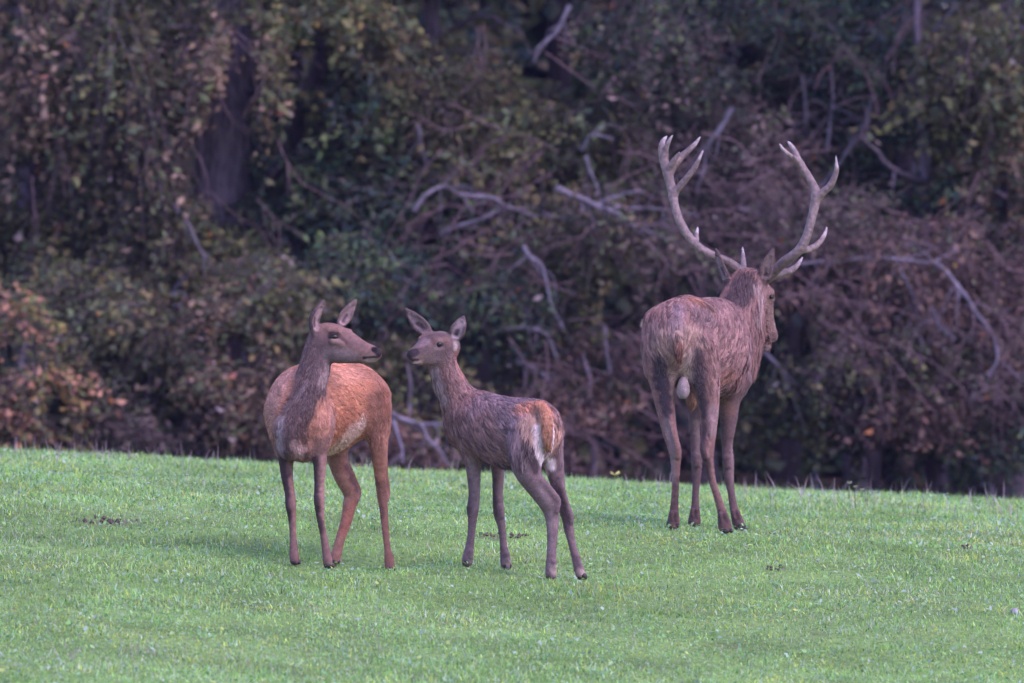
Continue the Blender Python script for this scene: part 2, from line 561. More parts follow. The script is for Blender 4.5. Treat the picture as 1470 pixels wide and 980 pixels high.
def hoof(root, px, py, d, fx, fd, size, Y0):
    """cloven hoof: two pointed toes side by side, heading along (fx, fd)"""
    h = math.hypot(fx, fd); fx, fd = fx / h, fd / h
    sx, sd = -fd, fx
    ch = []
    for q in (-1, 1):
        o = q * size * 0.42
        def pt(f, s, up, r1, r2): return (px + fx * f * size + sx * (o + s), py - up, d + fd * f * size + sd * (o + s), r1, r2)
        ch.append(Chain([pt(-0.35, 0, size * 0.75, size * 0.42, size * 0.5), pt(0.15, 0, size * 0.45, size * 0.44, size * 0.55), pt(0.95, -q * size * 0.08, size * 0.22, size * 0.2, size * 0.22)],
                        (0, 0, 0), kj=0.6, sub=2))
    V, Q = grow(ch, max(0.9, size / 9))
    V[:, 2] = np.maximum(V[:, 2], -py)
    mesh_np('hoof', to_world(V, Y0), Q, M_hoof, root, True)

def antler(root, Y0, chains, tip_paint):
    V, Q = grow(chains, 0.95)
    rough = 0.35 * (vnoise(V, 3.0, 5) - 0.5) + 0.5 * (vnoise(V, (7), 6) - 0.5)
    N = vert_normals(V, Q)
    V = V + N * rough[:, None]
    C = np.tile(np.array((0.150, 0.108, 0.100)), (len(V), 1))
    C = paint_apply(V, C, tip_paint)
    C *= (0.72 + 0.56 * vnoise(V * np.array((1, 1, 0.4)), 2.4, 9))[:, None]
    mesh_np('antler', to_world(V, Y0), Q, M_antler, root, True, color=C)

def ear(base, mid, tip, w, n, color, thick=3.4, fur=2.2, inner=(0.30, 0.21, 0.20), kj=3.5):
    """cupped ear from base over mid to tip (px, py, d); n = direction the cup opens to (x, d, z)"""
    n = np.array(n, float); n /= np.linalg.norm(n)
    b, m, t = (np.array(v, float) for v in (base, mid, tip))
    b2 = b + (m - b) * 0.45; q = m + (t - m) * 0.55
    P = [(*b, w * 0.42, thick * 1.2), (*b2, w * 0.85, thick * 1.25), (*m, w, thick * 1.1), (*q, w * 0.66, thick * 0.85), (*t, w * 0.12, thick * 0.45)]
    off = thick * 1.0
    o = np.array((n[0], -n[2], n[1])) * off
    Hh = []
    for p, f in zip(P[1:4], (0.62, 0.74, 0.5)):
        Hh.append((p[0] + o[0], p[1] + o[1], p[2] + o[2], p[3] * f * 1.02, thick * 0.95))
    e = Chain(P, color, kj=kj, up=n, sub=3, fur=fur, hollow=Hh, lift=0.35)
    oo = np.array((n[0], -n[2], n[1]))
    c0 = m + oo * thick * 0.6; c1 = b2 + oo * thick * 0.6; c2 = q + oo * thick * 0.6
    paints = [([(*c1, w * 0.42), (*c0, w * 0.5), (*c2, w * 0.3)], 3.0, inner, 0.85, 'raw'),
              ([(*(c1 + (c0 - c1) * 0.2), w * 0.2), (*c0, w * 0.2)], 2.5, (0.05, 0.036, 0.04), 0.85, 'raw')]
    return e, paints

# ---- the hind, turned to look back over her shoulder
Y_HIND = 50.0
RED = (0.40, 0.172, 0.100); RED2 = (0.27, 0.140, 0.105); GREY = (0.105, 0.076, 0.076); NECKG = (0.080, 0.058, 0.061)
LEGB = (0.180, 0.106, 0.094); PALE = (0.40, 0.275, 0.21); DARK = (0.035, 0.025, 0.026)
FEET = []     # (px, py, depth, Y0) of every hoof, for the lie of the ground

def build_hind():
    ft = {'fr': (424, 810, -6), 'fl': (472, 815, -14), 'hr': (481, 809, 128), 'hl': (561, 820, 112)}
    for v in ft.values(): FEET.append((v[0], v[1], v[2], Y_HIND))
    root = empty('red_deer_hind', at(470, 812, Y_HIND), 'reddish brown hind with long grey neck, head turned back towards the calf', 'deer')
    C = Chain
    ch = [
        C([(422, 624, -30, 23, 28), (428, 597, 4, 45, 59), (442, 588, 40, 58, 66), (462, 587, 80, 60, 67), (484, 581, 118, 56, 61), (506, 574, 150, 50, 53), (519, 582, 178, 36, 42)], RED, kj=6, sub=3, fur=5.5, lift=0.2),
        # shoulders and breast
        C([(447, 580, 0, 26), (456, 604, -16, 22), (459, 630, -20, 15)], RED2, kj=14, fur=4.5),
        C([(404, 592, 0, 22), (407, 618, -4, 18), (409, 640, -6, 13)], NECKG, kj=14, fur=4.5),
        C([(414, 618, -34, 20), (424, 640, -34, 17), (436, 648, -22, 15)], LEGB, kj=12, fur=4.5),
        # fore legs
        C([(407, 630, -6, 16), (410, 655, -8, 11.5), (412, 683, -9, 9.0), (416, 708, -9, 7.5), (417.5, 725, -9, 8.0), (419.5, 747, -8, 5.7), (421, 778, -7, 5.4), (422, 796, -7, 7.0), (423.5, 805, -7, 7.0)], LEGB, kj=10, fur=1.5),
        C([(459, 612, -20, 21), (459, 632, -20, 15.5), (459, 652, -20, 11), (459, 672, -20, 9.2), (458.5, 696, -19, 7.6), (458.5, 720, -18, 8.2), (460.5, 747, -16, 5.6), (465, 771, -15, 5.3), (469, 795, -14, 6.6), (471, 810, -14, 7.2)], LEGB, kj=10, fur=1.5),
        # hind legs
        C([(530, 575, 128, 33), (541, 606, 118, 21), (543, 634, 112, 14.5), (545, 660, 112, 11.2), (546, 684, 118, 8.6), (548.5, 712, 126, 7.6), (551, 733, 123, 6.2), (553, 757, 119, 5.5), (556, 786, 114, 5.0), (558.5, 804, 112, 7.0), (560, 815, 112, 7.4)], (0.32, 0.150, 0.102), kj=16, fur=2.2),
        C([(486, 610, 160, 30), (482, 640, 142, 20), (485, 660, 134, 15), (492, 683, 132, 13), (504, 709, 140, 11), (502, 724, 139, 10), (497, 748, 135, 8.2), (489, 772, 131, 7.2), (483, 795, 128, 7.6), (481, 805, 128, 7.6)], RED2, kj=12, fur=2.2),
        C([(552, 655, 124, 5), (553.5, 680, 130, 4), (556, 703, 134, 4.6), (555, 716, 130, 4)], RED2, kj=5, fur=2.2),
        C([(499, 668, 148, 5), (508, 688, 150, 4.5), (514.5, 706, 150, 4.6), (510, 722, 146, 4)], RED2, kj=5, fur=2.2),
        C([(561, 797, 116, 4), (563, 804, 115, 2.6)], LEGB, kj=4, fur=2), C([(485, 792, 134, 4), (487, 799, 133, 2.6)], LEGB, kj=4, fur=2),
        C([(456, 714, -24, 5.2), (457, 724, -23, 5)], LEGB, kj=4, fur=1.6), C([(415, 719, -14, 5), (415.5, 728, -13, 4.8)], LEGB, kj=4, fur=1.6),
        C([(463, 775, -10, 3), (470, 796, -6, 3.4), (471, 800, -5, 3)], LEGB, kj=4, fur=1.6), C([(424, 776, 0, 3), (426, 796, 2, 3.4)], LEGB, kj=4, fur=1.6),
        # tail
        C([(522, 562, 200, 9), (528, 584, 212, 8), (530, 604, 210, 5)], RED, kj=5, fur=6),
        # neck
        C([(418, 640, -32, 19, 20), (421, 613, -32, 23.5, 25), (432, 588, -29, 24.5, 25), (441, 563, -24, 24.5, 24), (449, 538, -18, 22.5, 22), (455, 514, -12, 21, 21), (459, 496, -8, 19, 20)], NECKG, kj=8, flow=-1, fur=5.0, lift=0.3),
        C([(432, 575, 4, 24), (446, 548, 2, 15), (452, 530, -4, 12)], GREY, kj=14, flow=-1, fur=5),
        # head
        C([(462, 487, -10, 19, 23), (474, 487, -14, 20, 24), (488, 491, -18, 19, 22), (502, 497, -22, 15.5, 19.5), (517, 503, -26, 12, 15.5), (530, 506, -28, 10, 12.2), (540, 507.5, -30, 9.0, 9.6)], LEGB, kj=6, flow=-1, fur=1.7),
        C([(468, 498, -16, 16), (482, 506, -20, 15), (500, 511, -24, 10.5), (518, 514, -27, 7)], NECKG, kj=7, flow=-1, fur=1.9),
        C([(528, 515.5, -28, 6), (537, 515.2, -29, 5.2)], PALE, kj=2, flow=-1, fur=1.0),
        C([(494, 476, -4, 6.5), (501, 477, -6, 5.8)], LEGB, kj=5, flow=-1, fur=1.4),
        C([(472, 473, -29, 5), (485, 474, -31, 4.6)], LEGB, kj=6, flow=-1, fur=1.4),
        C([(477, 489, -36, 4.5), (490, 493, -36, 3)], LEGB, kj=6, flow=-1, fur=1.4),
        # mouth and nostril
        C([(521, 513.3, -42, 1.1), (532, 512.3, -44, 0.9), (545, 511, -40, 0.9)], DARK, kj=1.4, carve=True),
        C([(537, 501, -42, 1.8), (541, 503, -42, 1.6)], DARK, kj=1.2, carve=True),
    ]
    e1, p1 = ear((451, 479, -22), (451, 458, -24), (465, 431, -20), 10.8, (0.80, -0.58, 0.1), GREY)
    e2, p2 = ear((487, 469, 4), (497, 452, 4), (511, 430, 2), 9.4, (0.35, -0.95, -0.1), (0.17, 0.115, 0.105))
    ch += [e1, e2]
    paints = p1 + p2 + [
        ([(474, 645, 50, 15), (502, 628, 90, 15), (522, 610, 110, 8)], 15, (0.56, 0.39, 0.32), 0.92),
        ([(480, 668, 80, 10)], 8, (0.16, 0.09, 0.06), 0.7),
        ([(512, 638, 118, 8)], 10, (0.55, 0.38, 0.31), 0.7),
        ([(540, 590, 92, 20), (541, 620, 98, 12)], 16, (0.20, 0.085, 0.055), 0.5),
        ([(436, 568, -52, 17), (424, 596, -52, 17), (412, 622, -46, 14), (404, 646, -44, 6)], 9, (0.066, 0.048, 0.052), 0.92), ([(403, 600, -40, 4), (399, 622, -40, 3), (400, 648, -40, 3)], 9, (0.25, 0.21, 0.215), 0.7),
        ([(412, 586, -55, 2), (424, 574, -52, 2), (434, 560, -48, 1.5), (441, 546, -48, 1)], 4, (0.20, 0.155, 0.16), 0.4), ([(470, 530, -30, 5), (464, 548, -30, 4)], 8, (0.25, 0.19, 0.185), 0.7),
        ([(432, 648, -44, 7)], 8, (0.27, 0.18, 0.16), 0.7),
        ([(447, 592, -30, 2), (437, 612, -30, 5), (438, 630, -30, 5)], 7, (0.045, 0.03, 0.03), 0.85), ([(422, 638, -44, 4), (430, 643, -44, 4)], 7, (0.32, 0.21, 0.19), 0.75), ([(441, 652, -40, 4)], 5, (0.05, 0.036, 0.036), 0.8),  # shade of the crease between neck and shoulder painted in, pale brisket
        ([(432, 530, 40, 8), (418, 548, 40, 6)], 14, (0.21, 0.125, 0.105), 0.45),
        ([(412, 533, 20, 10), (396, 560, 20, 17), (385, 606, 20, 15)], 9, (0.33, 0.185, 0.145), 0.9), ([(463, 580, -10, 6), (460, 612, -30, 9)], 11, (0.40, 0.19, 0.125), 0.7), ([(552, 700, 110, 6), (556, 760, 110, 7), (560, 812, 110, 8)], 9, (0.20, 0.105, 0.08), 0.75), ([(540, 690, 110, 3), (547, 740, 115, 2)], 5, (0.09, 0.055, 0.05), 0.6), ([(535, 535, 120, 12), (515, 527, 120, 8)], 14, (0.25, 0.12, 0.085), 0.6), ([(490, 606, 40, 14), (505, 590, 60, 12)], 14, (0.29, 0.112, 0.066), 0.65), ([(478, 540, 40, 10), (515, 534, 60, 8)], 14, (0.42, 0.215, 0.15), 0.6), ([(540, 572, 100, 6), (540, 612, 100, 6), (541, 650, 105, 4)], 22, (0.21, 0.105, 0.075), 0.7), ([(553, 560, 120, 5), (556, 590, 120, 4)], 8, (0.26, 0.10, 0.06), 0.6), ([(556, 620, 120, 3), (552, 680, 120, 2)], 6, (0.40, 0.20, 0.14), 0.6),  # also dark and light edges painted down the near hind leg
        ([(472, 466, -16, 8), (482, 467, -20, 6)], 8, (0.23, 0.13, 0.10), 0.7),
        ([(484, 489, -40, 5), (492, 493, -40, 4)], 6, (0.26, 0.17, 0.15), 0.55),
        ([(475, 481, -40, 4.5), (483, 481.5, -40, 4)], 2.5, (0.045, 0.03, 0.03), 0.95), ([(443.5, 466, -24, 5), (448, 450, -24, 3.5)], 4, (0.05, 0.036, 0.042), 0.85),
        ([(487, 483, -40, 2), (498, 492, -38, 1.5)], 4, (0.07, 0.045, 0.045), 0.8),
        ([(505, 492, -36, 3), (520, 497, -38, 2)], 6, (0.15, 0.10, 0.10), 0.5),
        ([(500, 512, -40, 8), (476, 512, -36, 8)], 10, (0.20, 0.15, 0.145), 0.55),
        ([(545, 503, -30, 7)], 3, (0.025, 0.02, 0.022), 0.95),
        ([(537, 501, -40, 3)], 3, (0.016, 0.013, 0.014), 1.0),
        ([(522, 513.5, -40, 1.8), (530, 514, -42, 1.5), (534, 512.4, -42, 0.7), (546, 511, -38, 0.8)], 1.6, (0.025, 0.018, 0.02), 0.95),
        ([(527, 519, -38, 3), (538, 518, -38, 3)], 3, (0.30, 0.22, 0.20), 0.85),
        ([(403, 660, -9, 6), (410, 700, -9, 4), (413, 745, -9, 3)], 6, (0.045, 0.03, 0.034), 0.9),  # shaded left sides of the fore legs, painted into the coat
        ([(452, 660, -22, 3), (450, 690, -22, 4), (453, 725, -22, 4), (460, 760, -18, 2)], 6, (0.05, 0.033, 0.036), 0.88),
        ([(419, 690, -12, 3), (425, 720, -12, 2), (426, 770, -10, 2)], 5, (0.30, 0.165, 0.135), 0.75),  # lit right sides of the fore legs, painted likewise
        ([(467, 660, -22, 4), (466, 700, -22, 3), (465, 740, -20, 2)], 6, (0.31, 0.18, 0.155), 0.75),
        ([(493, 760, 130, 5), (506, 730, 132, 6)], 8, (0.30, 0.12, 0.085), 0.7),
        ([(514, 700, 145, 4), (500, 672, 138, 3)], 7, (0.075, 0.045, 0.045), 0.75),
    ]
    fp = [([(425, 600, -40, 26)], 14, 5.5, 0.8), ([(532, 575, 100, 28), (541, 615, 100, 16)], 20, 5.2, 0.9), ([(459, 610, -36, 18)], 16, 4.6, 0.9)]
    V, N = build_animal(root, ch, paints, Y_HIND, 1.45, 105000, 1.0, fp, grav=0.35, tipmix=((0.40, 0.22, 0.15), 0.22), clump=0.35, seed=3)
    put_eye(V, N, 479, 481, root, Y_HIND, (6.2, 4.0, 4.0), 'near', 0.5)
    put_eye(V, N, 500, 479, root, Y_HIND, (3.4, 4.4, 3.4), 'far', 1.8)
    hoof(root, *ft['fr'], 0.6, -1, 8.2, Y_HIND); hoof(root, *ft['fl'], 0.9, -1, 8.2, Y_HIND)
    hoof(root, *ft['hr'], 0.5, -1, 8.0, Y_HIND); hoof(root, *ft['hl'], 0.9, -1, 8.2, Y_HIND)

# ---- the calf, seen from behind
Y_CALF = 49.9
def build_calf():
    ft = {'fl': (671, 811, 92), 'fr': (727, 817, 118), 'hl': (791, 830, -16), 'hr': (836, 832, 8)}
    for v in ft.values(): FEET.append((v[0], v[1], v[2], Y_CALF))
    root = empty('red_deer_calf', at(750, 820, Y_CALF), 'shaggy grey brown calf with ginger rump patch, seen from behind with large ears', 'deer')
    BR = (0.170, 0.096, 0.083); BG = (0.178, 0.118, 0.120); LG = (0.155, 0.107, 0.109); GING = (0.38, 0.165, 0.095); CREAM = (0.46, 0.32, 0.24)
    C = Chain
    ch = [
        C([(668, 612, 122, 26, 34), (682, 606, 104, 34, 45), (704, 612, 76, 40, 46), (730, 621, 45, 42, 50), (752, 621, 18, 41, 49), (770, 618, -2, 36, 44), (780, 624, -14, 25, 36)], BR, kj=6, fur=8.5, lift=0.28),
        # shoulder
        C([(676, 600, 86, 24), (678, 630, 90, 19), (679, 650, 94, 14)], BR, kj=12, fur=5),
        C([(700, 612, 116, 22), (708, 640, 118, 15)], BR, kj=12, fur=5),
        # thighs and hind legs
        C([(764, 622, -16, 31), (756, 650, -26, 26), (757, 674, -28, 20), (767, 694, -26, 15.5), (783, 716, -18, 14), (790, 730, -12, 12), (793, 747, -12, 9.6), (793, 767, -14, 8.0), (792, 790, -15, 7.0), (791, 811, -16, 7.9), (791, 824, -16, 8.4)], LG, kj=12, fur=2.4),
        C([(784, 630, 6, 24), (792, 655, 6, 17), (798, 681, 5, 12.5), (803, 706, 8, 9.5), (808, 724, 12, 8.6), (814, 742, 14, 8.3), (817, 760, 12, 7.2), (821, 779, 10, 5.8), (827, 803, 9, 6.2), (833, 823, 8, 7.6)], LG, kj=12, fur=2.4),
        # fore legs
        C([(678, 640, 94, 16), (679, 655, 94, 13.5), (680, 681, 94, 10.3), (681, 706, 94, 8.6), (679, 730, 93, 8.6), (677.5, 755, 92, 6.0), (675, 779, 92, 6.0), (672, 797, 92, 7.6), (671, 806, 92, 8.0)], LG, kj=10, fur=2.0),
        C([(708, 640, 120, 14), (713, 660, 120, 11), (715, 681, 120, 9), (714.5, 706, 120, 7.8), (716, 735, 120, 8.2), (720, 755, 119, 6.0), (722.5, 779, 118, 5.4), (725, 800, 118, 7.2), (726.5, 812, 118, 7.6)], LG, kj=10, fur=2.0),
        C([(778, 690, -34, 6), (792, 706, -28, 5), (800, 718, -22, 5.2), (799, 732, -20, 4.5)], LG, kj=5, fur=2.4),
        C([(806, 700, -2, 5), (813, 722, 4, 4.2), (819, 738, 6, 4.2), (820, 748, 6, 3.6)], LG, kj=5, fur=2.4),
        C([(795, 806, -22, 4.5), (796, 814, -22, 3)], LG, kj=4, fur=2), C([(830, 800, 4, 4), (832, 808, 3, 2.6)], LG, kj=4, fur=2),
        C([(675, 728, 88, 5.4), (675.5, 736, 88, 5)], LG, kj=4, fur=2), C([(718, 731, 114, 5.4), (719, 740, 114, 5)], LG, kj=4, fur=2),
        C([(676, 792, 86, 4), (676, 799, 85, 3)], LG, kj=4, fur=2), C([(728, 795, 112, 4), (729, 803, 111, 3)], LG, kj=4, fur=2),
        # tail
        C([(776, 584, -28, 9), (784, 602, -44, 9.5), (786, 625, -48, 9), (787, 642, -46, 6)], GING, kj=4, fur=4.5),
        # neck
        C([(671, 606, 116, 32, 34), (663, 585, 112, 28, 29), (652, 564, 108, 24, 24.5), (644, 547, 104, 21.5, 22), (638, 531, 100, 19.5, 20), (635, 514, 97, 18, 19)], BR, kj=10, flow=-1, fur=6.5, lift=0.34),
        # head
        C([(641, 498, 100, 20, 20.5), (630, 496, 92, 20.5, 21), (617, 499, 82, 18, 18.5), (605, 505, 72, 13.5, 14), (596, 509, 66, 10.5, 10.5), (592, 509.5, 62, 8.6, 8.4)], (0.125, 0.086, 0.082), kj=5, flow=-1, fur=2.4),
        C([(634, 509, 92, 15), (618, 514, 82, 12), (604, 516, 72, 8.5)], (0.125, 0.086, 0.082), kj=6, flow=-1, fur=2.6),
        C([(602, 518.5, 66, 5), (595, 518.5, 62, 4.6)], CREAM, kj=2, flow=-1, fur=1.2),
        C([(625, 488, 70, 5), (638, 489, 76, 5)], BR, kj=6, flow=-1, fur=1.8),
        C([(606, 487, 88, 6), (614, 483, 94, 7)], BR, kj=6, flow=-1, fur=2.0),
        C([(588, 517.5, 54, 1.3), (597, 516.8, 52, 1.2), (604, 518, 55, 1.0)], DARK, kj=1.5, carve=True),
    ]
    e1, p1 = ear((618, 480, 96), (601, 464, 92), (582.5, 443, 88), 10.8, (-0.25, -0.95, -0.15), GREY, inner=(0.24, 0.175, 0.18))
    e2, p2 = ear((651, 488, 92), (657, 474, 86), (666, 454, 88), 11.4, (0.0, -1.0, 0.0), GREY, inner=(0.27, 0.21, 0.215))
    ch += [e1, e2]
    paints = p1 + p2 + [
        # shaggy grey back and flank hair
        ([(700, 572, 60, 26), (730, 585, 20, 28), (748, 612, -14, 20), (744, 640, -30, 12)], 16, BG, 0.85),
        # ginger croup
        ([(745, 583, -4, 7), (766, 579, -18, 13), (784, 594, -36, 17)], 12, GING, 0.92), ([(796, 606, -30, 8), (800, 622, -20, 8)], 9, (0.40, 0.25, 0.18), 0.8), ([(770, 600, -44, 10)], 10, (0.38, 0.24, 0.17), 0.8),
        ([(762, 605, -44, 12), (766, 622, -48, 10)], 10, (0.34, 0.21, 0.155), 0.85),
        ([(800, 640, -22, 10), (802, 618, -20, 8)], 10, (0.36, 0.20, 0.14), 0.8),
        # white patch either side of the tail
        ([(770, 614, -52, 3), (773, 634, -54, 5), (777, 654, -56, 5.5), (781, 678, -52, 4)], 7, (0.60, 0.50, 0.47), 0.95),
        ([(797, 618, -44, 4), (796, 640, -40, 6), (791, 668, -40, 6)], 5, (0.64, 0.55, 0.54), 1.0),
        # dark edge of the rump patch
        ([(755, 632, -52, 4), (762, 652, -56, 5), (770, 674, -56, 4)], 6, (0.045, 0.032, 0.034), 0.9),
        ([(803, 642, -16, 4), (802, 668, -14, 4)], 6, (0.075, 0.05, 0.048), 0.7),
        ([(774, 582, -40, 5), (783, 600, -58, 7), (786, 622, -60, 7), (787, 642, -56, 5)], 3, (0.30, 0.140, 0.080), 0.95),
        ([(788, 640, -56, 4)], 4, (0.26, 0.12, 0.04), 0.8),
        # neck
        ([(622, 535, 84, 6), (632, 570, 86, 6)], 9, (0.26, 0.215, 0.22), 0.7),
        ([(657, 510, 104, 4), (663, 535, 110, 4)], 6, (0.27, 0.11, 0.08), 0.6),
        ([(690, 612, 60, 20), (708, 638, 62, 16)], 18, (0.20, 0.112, 0.085), 0.75),
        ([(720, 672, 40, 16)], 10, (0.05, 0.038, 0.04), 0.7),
        # face
        ([(632, 495, 66, 4.0)], 2.2, (0.05, 0.035, 0.036), 0.95),
        ([(633, 488.5, 70, 2.4), (627, 500, 68, 2.0), (636, 500, 70, 1.2)], 2.5, (0.22, 0.155, 0.155), 0.65),
        ([(603, 493, 70, 4), (611, 487, 76, 4)], 7, (0.20, 0.14, 0.145), 0.6),
        ([(616, 482, 76, 3), (634, 480, 80, 3)], 7, (0.075, 0.052, 0.05), 0.6), ([(612, 500, 70, 2), (600, 503, 62, 2)], 4, (0.07, 0.05, 0.05), 0.6), ([(618, 512, 76, 4), (630, 512, 80, 5)], 8, (0.17, 0.12, 0.115), 0.6), ([(640, 505, 84, 5)], 8, (0.085, 0.058, 0.055), 0.6),
        ([(589, 506, 56, 5.5), (596, 505, 58, 4)], 3.5, (0.03, 0.024, 0.028), 0.95),
        ([(588, 516, 56, 2.5), (600, 517, 56, 1.8)], 2, (0.03, 0.022, 0.024), 0.9),
        ([(597, 522, 58, 2), (602, 522, 60, 1.6)], 3.5, (0.27, 0.21, 0.20), 0.75),
        ([(655, 492, 96, 3), (654, 500, 98, 2)], 4, (0.40, 0.31, 0.28), 0.8),
        # paler hocks and pasterns; lit and shaded sides painted down the legs
        ([(795, 752, -24, 4)], 7, (0.22, 0.165, 0.15), 0.55), ([(776, 700, -40, 4), (788, 735, -26, 3), (790, 790, -22, 2)], 6, (0.21, 0.155, 0.16), 0.6), ([(674, 660, 80, 3), (686, 690, 84, 3), (684, 730, 86, 2)], 6, (0.23, 0.165, 0.155), 0.6), ([(800, 690, -4, 3), (808, 726, 6, 3), (815, 756, 6, 2)], 6, (0.07, 0.048, 0.052), 0.7), ([(668, 690, 84, 4), (671, 735, 86, 3)], 5, (0.06, 0.042, 0.044), 0.7), ([(708, 690, 112, 3), (709, 738, 112, 3)], 5, (0.065, 0.045, 0.047), 0.6),
        ([(795, 818, -24, 5), (836, 822, 2, 4)], 6, (0.34, 0.255, 0.22), 0.75),
        ([(731, 808, 112, 3), (678, 802, 86, 3)], 5, (0.26, 0.20, 0.175), 0.6),
    ]
    fp = [([(745, 625, -30, 18), (742, 650, -38, 12)], 14, 13, 0.9), ([(700, 565, 70, 20), (735, 575, 30, 18)], 12, 11, 0.8),
          ([(775, 640, -52, 12), (792, 640, -46, 10)], 6, 6, 0.8)]
    V, N = build_animal(root, ch, paints, Y_CALF, 1.4, 100000, 1.0, fp, grav=0.6, tipmix=((0.30, 0.235, 0.24), 0.28), clump=0.75, seed=5, clump_n=0.03)
    put_eye(V, N, 632, 495, root, Y_CALF, (4.6, 3.6, 3.9), 'near', 0.8)
    put_eye(V, N, 604, 490, root, Y_CALF, (3.4, 3.4, 3.4), 'far', 2.0)
    for k, v in ft.items(): hoof(root, *v, -0.5 if k != 'hr' else 0.2, 1 if k != 'hr' else 0.6, 8.0, Y_CALF)

